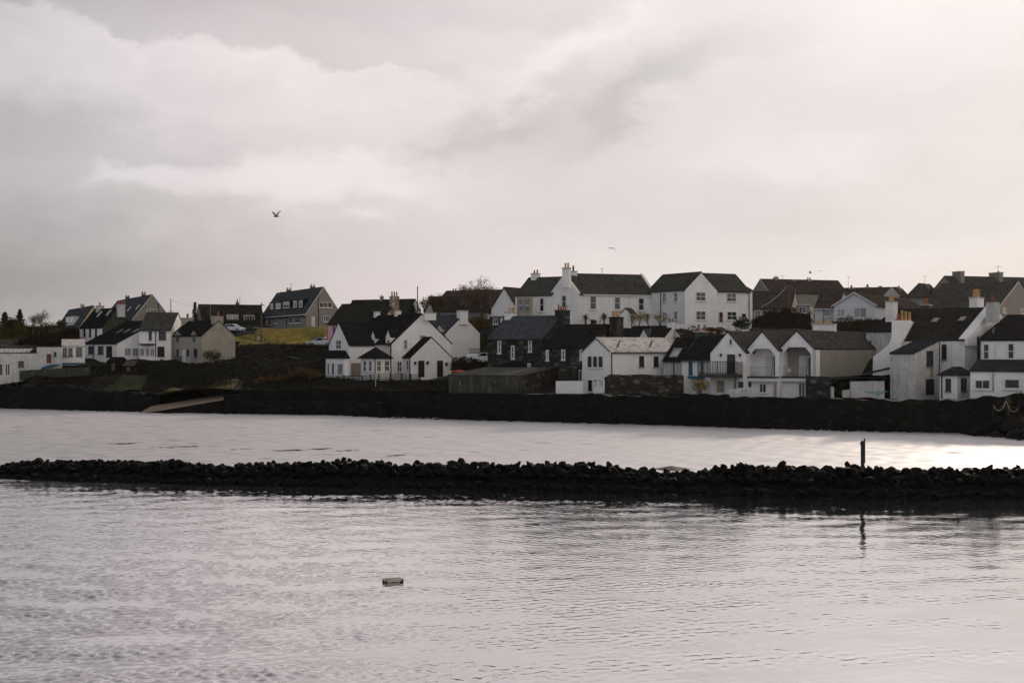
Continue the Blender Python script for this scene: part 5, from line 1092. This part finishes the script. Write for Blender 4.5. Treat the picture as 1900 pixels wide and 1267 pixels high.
# dark banks
cover('undergrowth', [[(428, 206), (606, 203), (610, 223), (440, 228)], [(428, 190), (600, 186), (606, 203), (428, 206)], [(380, 188), (430, 187), (440, 205), (375, 204)]], 'scrub', 26000, (.06, .17), .8)
cover('undergrowth', [[(-60, 199), (160, 193), (215, 207), (-60, 207)], [(215, 199), (380, 190), (375, 204), (240, 208)], [(-60, 199), (180, 190), (190, 199), (-60, 204)], [(262, 189), (300, 187), (330, 192), (275, 200)], [(270, 190), (330, 189), (440, 192), (280, 200)]], 'scrub', 22000, (.06, .16), .5)
cover('bank_grass', [[(-60, 198.6), (240, 189.6), (240, 196), (-60, 204)], [(240, 189), (430, 183.4), (430, 188), (240, 194)], [(600, 178.6), (832, 169), (832, 173), (600, 181)]], 'banktuft', 9000, (.06, .15), .5)
cover('dry_grass', [[(295, 184.5), (432, 182.5), (440, 189), (330, 190)]], 'gorse', 6000, (.05, .12), .35)
cover('rough_grass', [[(446, 182), (600, 178.8), (600, 187), (455, 192)], [(600, 178.8), (715, 174.5), (715, 181), (600, 184)], [(715, 174.5), (832, 169.5), (835, 180), (715, 181)]], 'scrub', 13000, (.05, .14), .5)
strip('bracken', None, [(470, 705, 186), (520, 694, 188), (545, 690, 188)], .7, 'bracken', 500, (.08, .2), .8, kind='stuff')
bush('bracken_clump', 'clump of orange dead bracken left of the villa bay window', 540, 681, 602, 703, 184, 'bracken', 900, (.06, .2), depth=1.5, lumps=12)
bush('gorse_bush', 'round olive bush against the cream gable', 374, 649, 411, 676, 202, 'gorse', 1000, (.06, .16), lumps=10)
bush('dark_shrub', 'dark evergreen shrub in front of the apartment house door', 1350, 588, 1392, 616, 188, 'leafgreen', 900, (.07, .2), lumps=10)
strip('beech_hedge', 'high brown hedge behind the low white outbuilding', [(6, 648, 224), (45, 628, 224), (90, 616, 225), (145, 609, 226)], 4.0, 'hedgebrown', 7000, (.08, .22), 1.2)
strip('brush_fence', 'brown slatted brushwood screen behind the gabled flats', [(1396, 590, 187), (1425, 578, 187.5), (1468, 577, 188), (1503, 580, 188)], 2.6, 'hedgebrown', 3500, (.08, .22), .7)
strip('clipped_hedge', 'dark clipped hedge below the pale blue bungalow', [(1545, 595, 181), (1600, 591.5, 181), (1636, 590, 181)], 1.6, 'hedgetop', 2600, (.06, .14), .5)
strip('garden_hedge', 'brown hedge between the bare tree and the outhouse', [(872, 592, 222), (910, 590, 221)], 1.6, 'bracken', 1200, (.07, .18), .8)
strip('garden_hedge', 'rusty hedge bank right of the white villa', [(838, 668, 196), (868, 662, 197)], 1.6, 'bracken', 900, (.07, .18), .7)
strip('garden_hedge', 'brown hedge in front of the parked white car', [(838, 674, 187), (870, 669, 187), (906, 668, 186)], 1.2, 'hedgebrown', 1500, (.07, .18), .7)
bush('ochre_shrub', 'ochre shrub squeezed between white gable and grey stone house', 892, 616, 912, 650, 198, 'gorse', 500, (.08, .2), depth=.8)
bush('garden_shrub', 'ochre shrub bank under the white boundary wall', 1252, 604, 1300, 624, 183, 'gorse', 600, (.08, .2), depth=1)
bush('garden_shrub', 'brown shrub right of the small yellow shrub bank', 1300, 606, 1352, 620, 184, 'bracken', 600, (.08, .2), depth=1)
bush('reed_clump', 'pale feathery reeds under the blue lean to roof', 1282, 707, 1316, 728, 151.6, 'reed', 700, (.05, .2), depth=.8)
# trees
bare_tree('larch_tree', 'tall sparse brown tree rising beside the far grey wall', 893, 590, 526, 226, 6, .05, leafy=('twig', 2), spread=.62, r=.2)
bare_tree('bare_tree', 'russet bare tree in front of the pale left gable', 815, 592, 549, 229, 5, 0, leafy=('bracken', 2), spread=.45)
bare_tree('bare_tree', 'small russet tree beside the slim mast', 788, 590, 559, 232, 4, 0, leafy=('bracken', 3), spread=.5)
bare_tree('bare_tree', 'wide bare tree on the left skyline', 76, 614, 580, 240, 6, .05, spread=.8, nchild=(2, 4))
bare_tree('bare_tree', 'low bare bush tree left of the grey roofed house', 62, 615, 584, 236, 4, -.2, spread=.8, leafy=('gorse', 1))
bare_tree('bare_shrub', 'low russet shrub between the two left skyline conifers', 23, 612, 590, 237, 5, 0, spread=.85, leafy=('gorse', 2), r=.08, trunkfrac=.2)
bare_tree('bare_shrub', 'low twiggy shrub just left of the grey roofed house', 112, 611, 593, 237, 5, .2, spread=.85, leafy=('gorse', 1), r=.08, trunkfrac=.2)
conifer('conifer', 'dark conifer, slightly the taller of two on the left skyline', 37, 620, 574, 40, 240, n=22)
conifer('conifer', 'broad dark conifer at the very left of the skyline', 9, 620, 579, 50, 240, n=22)
conifer('sparse_conifer', 'thin leggy conifer left of the dark bungalow', 362, 598, 559, 16, 255, n=11)
conifer('conifer', 'small dark conifer behind the white villa chimney', 766, 592, 566, 22, 225)
strip('scrub_hedge', 'straggly olive scrub below the left skyline conifers', [(-60, 600, 238), (20, 601, 238), (60, 604, 238), (108, 602, 236)], 2.4, 'gorse', 5000, (.07, .2), 1.8)
for i, (x, w) in enumerate(((1171, .9), (1186, .8), (1203, 1.0), (1222, .9))):
    bare_tree('pollard_shrub', ['bare pollard shrub, nearest the little pointed porch', 'bare pollard shrub, second from the pointed porch', 'bare pollard shrub, third from the pointed porch', 'bare pollard shrub, closest to the apartment house corner'][i], x, 607, 581, 192.5, 4, random.uniform(-.3, .3), spread=.8, trunkfrac=.35, group='bare shrubs in front of the manse', leafy=('reed', 1), r=.08)
palm('palm', 'spiky palm against the manse wall, left of two', 1087, 603, 594, 194, 60, L=1.15); palm('palm', 'spiky palm against the manse wall, right of two', 1121, 603, 593, 194, 60, L=1.2)
bush('white_flower_bush', 'small bush with white blooms between the two palms', 1096, 592, 1110, 602, 193, 'leafgreen', 200, (.06, .14))
for k, (x, y_, l_) in enumerate(((1872, 757, 'drooping palm fronds above the rope swags at the right edge'), (1893, 748, 'large palm clump at the right edge beside the sea wall'))):
    palm('palm', l_, x, y_ + 4, y_ - 6, 133.5, 46, 1.15)

# ================================================================ SMALL THINGS
def pole(name, label, px, pb, pt, Y, r=.09, m='wood', bars=(), cat='pole'):
    a, b = P(px, pb, Y), P(px, pt, Y); t_ = thing(name, label, cat, a); mb = MB(); mb.tube([a - Vector((0, 0, .6)), b], [r, r * .8], 7); mb.build('pole', M[m], t_)
    for z_, w in bars: mb = MB(); mb.box(P(px, z_, Y - .12), (w, 0, 0), (0, .05, 0), (0, 0, .06)); mb.build('crossbar', M[m], t_)
    return t_
pole('utility_pole', 'wooden utility pole in front of the dormer terrace', 485.5, 640, 562, 236, .11, bars=((566, .45),))
pole('utility_pole', 'grey utility pole against the brown terrace roofs', 1464, 577, 528, 209, .11, bars=((531, .5),))
pole('lamp_post', 'slim grey pole right of the beige gabled house', 317, 604, 554.5, 258, .09, 'metal', bars=((577.5, .4),))
pole('lamp_post', 'thin pole standing in front of the dark bungalow roof', 390.5, 612, 566, 256, .06, 'metal')
pole('radio_mast', 'tall dark mast behind the white villa', 774.8, 600, 531, 240, .10, 'black')
pole('utility_pole', 'thin pole in front of the pale blue bungalow', 1528, 600, 545, 186, .06, 'wood')
pole('flag_pole', 'thin white pole standing in the villa garden', 697, 722, 690, 176, .03, 'fascia', cat='pole')
t_ = pole('road_sign', 'road sign pole with red triangle beside the pink house', 603.5, 634, 586, 224, .05, 'metal', cat='sign')
mb = MB(); c = P(603.5, 625, 223.7); mb.prism([c + Vector((-.42, 0, -.36)), c + Vector((.42, 0, -.36)), c + Vector((0, 0, .42))], (0, -.03, 0)); o_ = mb.build('warning_triangle', mat('sign_red', (.45, .04, .03), .6, .05, 1), t_)
mb = MB(); mb.prism([c + Vector((-.26, -.035, -.27)), c + Vector((.26, -.035, -.27)), c + Vector((0, -.035, .22))], (0, -.02, 0)); mb.build('triangle_face', M['fascia'], o_)
mb = MB(); mb.box(P(603.5, 632.5, 223.7), (.42, 0, 0), (0, .02, 0), (0, 0, .14)); mb.build('sign_plate', M['fascia'], t_)
def wire(label, a, b, sag, r=.02, m='metal'):
    mb = MB(); pts = [a.lerp(b, i / 14) - Vector((0, 0, sag * 4 * (i / 14) * (1 - i / 14))) for i in range(15)]; mb.tube(pts, r, 4); o = mb.build('overhead_wire', M[m]); tag(o, label, 'wire')
wire('sunlit sagging wire from the grey utility pole to the pinkish bungalow', P(1461, 530, 209), P(1412, 570, 211), .35, .035, 'fascia')
wire('thin wire from the grey utility pole towards the pale blue bungalow', P(1465, 531, 209), P(1545, 556, 190), .5, .015)
wire('thin wire from the wooden pole down to the dark bungalow', P(484, 565, 236), P(441, 588, 259), .4, .015)
wire('thin wire between the two poles above the dark bungalow', P(390.5, 567, 256), P(317, 556, 258), .5, .015)
wire('thin wire from the wooden pole to the pink house eaves', P(486, 565, 236), P(612, 598, 223), .8, .015)
for hx, (x, y0, y1, Y) in (('white_gable_house', (852, 577, 566, 205)), ('far_brown_ridge_house', (1574, 532, 513, 254)), ('far_grey_house', (1716, 530, 512, 230)), ('pale_blue_bungalow', (1660, 546, 534, 199)), ('dormer_terrace', (540, 539, 527, 262)), ('brown_terrace', (1452, 521, 511, 250)), ('mossy_roofed_house', (1822, 553, 541, 156)), ('grey_stone_house', (1052, 576, 566, 182))):
    p = P(x, y0 + 2, Y); q_ = P(x, y1, Y); mb = MB(); mb.tube([p, q_], .025, 4); mb.box(q_ - Vector((0, 0, .08)), (.42, 0, 0), (0, .02, 0), (0, 0, .015))
    for k in range(5): mb.box(q_ - Vector((.36 - .18 * k, 0, .08)), (.012, 0, 0), (0, .2, 0), (0, 0, .012))
    mb.build('aerial', M['black'], bpy.data.objects[hx])
# fences
def fence(name, label, pts, z0off, hgt, m, n, bar=.03, rails=2, picket=.02, cat='fence', posts=None, r=.0):
    t_ = thing(name, label, cat, P(*pts[0])); mb = MB(); pk = MB(); tot = [P(*p) for p in pts]
    segs = list(zip(tot, tot[1:])); L = [(b - a).length for a, b in segs]; TL = sum(L)
    for a, b in segs:
        d = (b - a).normalized(); nn = Vector((-d.y, d.x, 0))
        for k in range(rails):
            z_ = hgt * (.12 + .86 * k / max(1, rails - 1)); mb.box((a + b) / 2 + Vector((0, 0, z_ - hgt)), (b - a) / 2, nn * bar * .6, Vector((0, 0, bar)))
        kk = int(n * (b - a).length / TL)
        for i in range(kk + 1): pk.box(a.lerp(b, i / max(1, kk)) + Vector((0, 0, -hgt / 2)) - nn * bar * .7, d * picket, nn * picket, Vector((0, 0, hgt / 2 + random.uniform(-.0, .02))))
        if posts:
            for i in range(posts + 1): q_ = a.lerp(b, i / posts); pm = MB(); pm.box(q_ + Vector((0, 0, -hgt / 2)), d * .06, nn * .06, Vector((0, 0, hgt / 2 + .1))); pm.build('post', M[m], t_)
    mb.build('rail', M[m], t_); pk.build('pickets', M[m], t_); return t_
fence('garden_railing', 'black garden railing in front of the white villa', [(604, 698, 182.6), (672, 697.5, 181.2), (703, 694.5, 180.5), (745, 694.5, 180), (779, 694.5, 181.5)], 0, .95, 'black', 90, .03, 4, .014, posts=2)
fence('terrace_railing', 'dark ornate terrace railing above the white terrace wall', [(871, 646.5, 193.5), (890, 647, 193), (912, 647, 192.3)], 0, .65, 'black', 26, .03, 2, .016)
fence('picket_gate', 'white boarded garden gate beside the boarded white cottage', [(1033.5, 707.5, 160.3), (1080.5, 707, 158.8)], 0, 1.4, 'fascia', 16, .06, 2, .085, cat='gate')
fence('trellis_fence', 'white trellis fence in front of the lower cottage window', [(1103, 708, 156.2), (1121.5, 705, 155.9)], 0, 1.35, 'fascia', 8, .03, 6, .025)
fence('board_fence', 'weathered wooden board fence across the left garden', [(38, 688, 199.3), (76, 686, 198.8), (122, 683, 198.4), (166, 681, 198)], 0, 1.2, 'greenrender', 60, .05, 2, .095, posts=2)
fence('paddock_fence', 'pale rail fence in front of the dormer terrace', [(471, 608, 250.5), (506, 608, 248.5)], 0, .9, 'woodpale', 6, .05, 3, .05)
fence('bank_fence', 'dark sloping rail fence running down the lawn edge', [(446, 613.5, 243), (484, 623, 236), (508, 638, 230)], 0, 1.1, 'wood', 8, .05, 2, .05)
fence('picket_fence', 'dark picket fence beside the triangle sign', [(575, 628, 226.5), (601, 622, 226)], 0, .9, 'wood', 18, .03, 2, .03)
fence('porch_rail', 'dark rail by the door of the cream stone cottage', [(323, 661, 201.5), (338, 661, 200.9)], 0, .9, 'black', 6, .04, 3, .03)
M['scrubwood'] = mat('tarred_boards', (.010, .008, .0065), .95, .3, 3)
def shed(name, label, x0, x1, y0, y1, Y, m='greenrender', rm='slatedark'):
    t_ = thing(name, label, 'shed', P((x0 + x1) / 2, y1, Y)); b = Block(t_, c=x1, Y=Y, th=72, xl=x0, lenR=2.0, base=y1, eave=y0, rise=.6, g='R', wall=m, roof=rm, o=.12, t=.06, ctrl=False); b.door('L', ((x0 + x1) / 2 - 3, y0 + 3, (x0 + x1) / 2 + 3, y1 - .5), m='wood', fr='wood')
shed('garden_shed', 'dark garden shed with pale roof below the conservatory windows', 228, 249, 678, 690, 198, 'scrubwood', 'concrete')
shed('garden_shed', 'dark lean shed left of the pale roofed garden shed', 199, 222, 671, 688, 200, 'scrubwood', 'slatedark')
# blue tarpaulin boat
t_ = thing('dinghy', 'blue upturned dinghy in the left garden', 'boat', P(96, 688, 200)); mb = MB(); n_ = 9; rings = []
a, b = P(80, 686, 200), P(112, 676, 200.6); d = (b - a); sd = Vector((0, 1, 0))
for i in range(n_):
    f = i / (n_ - 1); w = .75 * math.sin(math.pi * min(1, f * .62 + .38)) ** .8 if f > 0 else .55; w = max(.05, .75 * (1 - f ** 3)); c = a + d * f; k = len(mb.v)
    for q_ in range(7): an = math.pi * q_ / 6; mb.v.append(c + sd * math.cos(an) * w + Vector((0, 0, math.sin(an) * w * .55)))
    rings.append(k)
for r0, r1 in zip(rings, rings[1:]):
    for q_ in range(6): mb.f.append((r0 + q_, r0 + q_ + 1, r1 + q_ + 1, r1 + q_)); mb.mi.append(0)
mb.f.append(tuple(range(rings[0], rings[0] + 7))); mb.mi.append(0); hull = mb.build('hull', mat('blue_hull', (.014, .055, .09), .7, .15, 2), t_, smooth=True)
mb = MB(); mb.tube([a + Vector((0, 0, .43)), b + Vector((0, 0, .05))], .035, 5); mb.build('keel', M['bluepaint'], t_)
# cars
def car(label, px, py, Y, yaw, L, col, rough=.35):
    t_ = thing('parked_car', label, 'car', P(px, py, Y)); o = P(px, py, Y); f = Vector((math.cos(yaw), math.sin(yaw), 0)); s = Vector((-math.sin(yaw), math.cos(yaw), 0)); W = .85; Zv = Vector((0, 0, 1))
    cm = mat('car_paint', col, rough, .03, 1, spec=.5); q = lambda x, z, w: o + f * x * L / 4 + s * w + Zv * z
    low = [(-2, .35), (-2, .8), (-1.55, .95), (1.0, .92), (1.75, .78), (2, .62), (2, .3)]; mb = MB(); n = len(low); prev = None
    for w, sh in ((-W, .97), (-W * .9, 1.0), (W * .9, 1.0), (W, .97)):
        k = len(mb.v); mb.v += [q(x * sh, z, w) for x, z in low]
        if prev is not None:
            for i in range(n): mb.f.append((prev + i, prev + (i + 1) % n, k + (i + 1) % n, k + i)); mb.mi.append(0)
        else: mb.f.append(tuple(range(k, k + n))); mb.mi.append(0)
        prev = k
    mb.f.append(tuple(range(prev, prev + n))); mb.mi.append(0); body = mb.build('body', cm, t_, smooth=False)
    cab = [(-1.75, .93), (-1.2, 1.40), (.15, 1.43), (1.05, .92)]; mb = MB(); mb.prism([q(x, z, -W * .82) for x, z in cab], s * W * 1.64); mb.build('roof', cm, t_)
    mb = MB()
    for sg in (-1, 1):
        for xs in ([(-1.5, .98), (-1.1, 1.33), (-.5, 1.35), (-.5, .98)], [(-.42, .98), (-.42, 1.35), (.12, 1.36), (.80, .97)]):
            mb.prism([q(x, z, sg * W * .825) for x, z in xs], s * sg * .012)
    mb.prism([q(.22, 1.38, -W * .72), q(1.0, .965, -W * .76), q(1.0, .965, W * .76), q(.22, 1.38, W * .72)], f * .02 + Zv * .02); mb.build('windows', M['glass'], t_)
    for x in (-1.25, 1.25):
        for sg in (-1, 1):
            wm_ = MB(); wm_.tube([q(x, .31, sg * W * .80), q(x, .31, sg * W * 1.01)], .31, 14); wh = wm_.build('wheel', M['black'], t_)
            wm_ = MB(); wm_.tube([q(x, .31, sg * W * 1.0), q(x, .31, sg * W * 1.03)], .18, 10); wm_.build('rim', M['metal'], wh)
    for sg in (-1, 1):
        hm = MB(); hm.box(q(1.97, .66, sg * W * .7), f * .04, s * .17, Zv * .07); hm.build('headlight', M['fascia'], t_)
    return t_
car('silver car parked on the road in front of the dark bungalow', 433.5, 616, 250, rad(-20), 3.9, (.55, .57, .60)); car('silver blue car half hidden behind the dark lawn wall', 592, 643, 224.5, rad(190), 4.2, (.40, .46, .52)); car('white car parked beneath the white terrace wall', 896, 674, 190.5, rad(185), 4.0, (.72, .72, .72))
# red kayak
t_ = thing('kayak', 'orange red kayak lying beside the villa', 'kayak', P(842, 692, 180)); mb = MB(); a, b = P(836, 690, 180), P(866, 690.5, 178.5); n_ = 11; rings = []
for i in range(n_):
    f = i / (n_ - 1); w = .33 * math.sin(math.pi * (.06 + .88 * f)); c = a.lerp(b, f); k = len(mb.v); rings.append(k)
    for q_ in range(8): an = 2 * math.pi * q_ / 8; mb.v.append(c + Vector((0, math.cos(an) * w, math.sin(an) * w * .6 + .05)))
for r0, r1 in zip(rings, rings[1:]):
    for q_ in range(8): mb.f.append((r0 + q_, r0 + (q_ + 1) % 8, r1 + (q_ + 1) % 8, r1 + q_)); mb.mi.append(0)
mb.build('hull', mat('red_plastic', (.55, .07, .03), .5, .1, 2), t_, smooth=True); mb = MB(); c = a.lerp(b, .45); mb.tube([c + Vector((-.35, 0, .2)), c + Vector((.35, 0, .2))], .14, 8); mb.build('cockpit', M['black'], t_)
# rotary clothes dryer
t_ = thing('clothes_dryer', 'turquoise rotary clothes dryer in front of the white shed wall', 'clothes dryer', P(1629, 742, 143.2)); tq = mat('turquoise_line', (.05, .24, .26), .6, .1, 2)
mb = MB(); hub = P(1628.5, 733, 143.2); mb.tube([P(1629, 742, 143.2), P(1629, 722, 143.2)], .03, 6); mb.build('pole', tq, t_)
ends = []
mb = MB()
for dx, dz in ((-1.3, .35), (1.0, .42)):
    for dy2 in (-.5, .5): e_ = hub + Vector((dx, dy2, dz)); mb.tube([hub, e_], .022, 4); ends.append(e_)
mb.build('arm', tq, t_); mb = MB()
for k in (.4, .6, .8, 1.0):
    r_ = [hub.lerp(e_, k) for e_ in (ends[0], ends[1], ends[3], ends[2])]
    for i in range(4): mb.tube([r_[i], r_[(i + 1) % 4]], .012, 3)
mb.build('line', tq, t_)
# rope swags
t_ = thing('rope_swag', 'pale rope hanging in swags from posts above the rock point', 'rope', P(1867, 772, 132.5)); mb = MB()
for a, b, sg in ((P(1843.5, 751, 132.6), P(1866, 744, 132.4), .72), (P(1867, 744, 132.4), P(1889, 757, 132.2), .62), (P(1845, 755, 132.5), P(1867, 745, 132.3), .55)):
    pts = [a.lerp(b, i / 16) - Vector((0, 0, sg * 4 * (i / 16) * (1 - i / 16))) for i in range(17)]; mb.tube(pts, .035, 5)
mb.build('rope', M['woodpale'], t_)
for x, y_ in ((1843, 749), (1866.5, 742), (1889.5, 755)): mb = MB(); mb.tube([P(x, 785, 132.5), P(x, y_, 132.5)], .06, 6); mb.build('post', M['black'], t_)
# floating barrel
c = P(729, 1077.5, 49.2); t_ = thing('floating_barrel', 'pale floating barrel with black end bands in the foreground water', 'float', Vector((c.x, c.y, 0)))
ax = Vector((math.cos(.18), math.sin(.18), .03)); mb = MB(); Rr = .13
prof = [(-.37, .03), (-.36, .07), (-.30, .11), (-.20, Rr), (0, .122), (.20, Rr), (.30, .11), (.36, .07), (.37, .03)]; base = Vector((c.x, c.y, .025))
mb.tube([base + ax * x for x, r in prof], [r for x, r in prof], 18); mb.build('barrel', mat('grimy_white_plastic', (.36, .33, .29), .55, .2, 5, .3, 9), t_, smooth=True)
for x, w, rr in ((-.33, .03, .10), (-.22, .026, .136), (.335, .022, .10), (.25, .012, .126)):
    mb = MB(); mb.tube([base + ax * (x - w) - Vector((0, 0, .02)), base + ax * (x + w) - Vector((0, 0, .02))], [rr, rr], 18); mb.build('band', M['black'], t_)
mb = MB(); mb.tube([base + ax * -.34 - Vector((0, 0, .042)), base + ax * .34 - Vector((0, 0, .042))], [.128, .128], 18); mb.build('dark_bottom', M['black'], t_)  # black tube that makes the lower half of the barrel dark
# gulls
def gull(label, px, py, Y, s, wl, wr, yaw=0.0, m=None):
    """wl / wr: (reach, lift at elbow, lift at tip) of the two wings in metres"""
    o = P(px, py, Y); t_ = thing('gull', label, 'bird', o, 'gulls in the air'); f = Vector((math.cos(yaw), math.sin(yaw), 0)); sd = Vector((-math.sin(yaw), math.cos(yaw), 0)); Zv = Vector((0, 0, 1)); mb = MB()
    prof = [(-.30, .012, 0), (-.26, .03, 0), (-.10, .055, -.01), (.05, .06, -.01), (.16, .045, .01), (.21, .038, .02), (.26, .032, .02), (.30, .012, .015), (.34, .006, .01)]
    mb.tube([o + f * x * s + Zv * z * s for x, r, z in prof], [r * s for x, r, z in prof], 8)
    mb.prism([o + s * (f * -.25 + sd * .03), o + s * (f * -.40 + sd * .06), o + s * (f * -.40 - sd * .06), o + s * (f * -.25 - sd * .03)], Zv * .012 * s)
    for sg, (rch, e1, e2) in ((1, wl), (-1, wr)):
        k = len(mb.v); st = [(0, .10, -.10, 0), (.45, .13, -.06, e1), (.75, .08, -.06, (e1 + e2) / 2), (1.0, -.02, -.08, e2)]
        for d_, x0, x1, z in st:
            for x in (x0, x1):
                for dz in (.008, -.008): mb.v.append(o + s * (sd * sg * (.04 + d_ * rch) + f * x + Zv * (z + .03 + dz)))
        for i in range(3):
            a = k + 4 * i; b = a + 4
            for q0, q1 in ((0, 2), (2, 3), (3, 1), (1, 0)): mb.f.append((a + q0, a + q1, b + q1, b + q0)); mb.mi.append(0)
        e_ = k + 12; mb.f.append((e_, e_ + 2, e_ + 3, e_ + 1)); mb.mi.append(0)
    mb.build('body', m or M['gull'], t_); return t_
M['gull'] = mat('gull_plumage', (.16, .15, .15), .8, .2, 5); M['gulldark'] = mat('gull_shadow_plumage', (.09, .085, .085), .8, .2, 5)
gull('large gull in flight with raised wings over the left houses', 512.5, 402, 120, 1.0, (.55, .25, .33), (.55, .3, .52), rad(150)) 
gull('small gull gliding above the manse with drooping wing', 1134.5, 461, 170, .9, (.5, .1, -.05), (.55, .1, -.35), rad(60))
gull('tiny gull with raised wings above the brown terrace', 1503.5, 507, 260, 1.0, (.5, .2, .4), (.5, .2, .4), rad(150)); gull('tiny level winged gull near the right skyline', 1522.5, 503, 260, 1.0, (.6, .05, .0), (.6, .05, .0), rad(80))

# ================================================================ HAZE
HAZE = .000024
mb = MB(); mb.prism([(-1000, -150, -4), (1000, -150, -4), (1000, 1600, -4), (-1000, 1600, -4)], (0, 0, 44)); hz = bpy.data.materials.new('sea_haze'); hz.use_nodes = True; t = NT(hz.node_tree); t.n.clear()
vol = t.new('ShaderNodeVolumePrincipled'); vol.inputs['Color'].default_value = (.95, .90, .88, 1); vol.inputs['Density'].default_value = HAZE; vol.inputs['Anisotropy'].default_value = .8
ou = t.new('ShaderNodeOutputMaterial'); t.l.new(vol.outputs[0], ou.inputs['Volume']); tag(mb.build('haze', hz), kind='stuff')
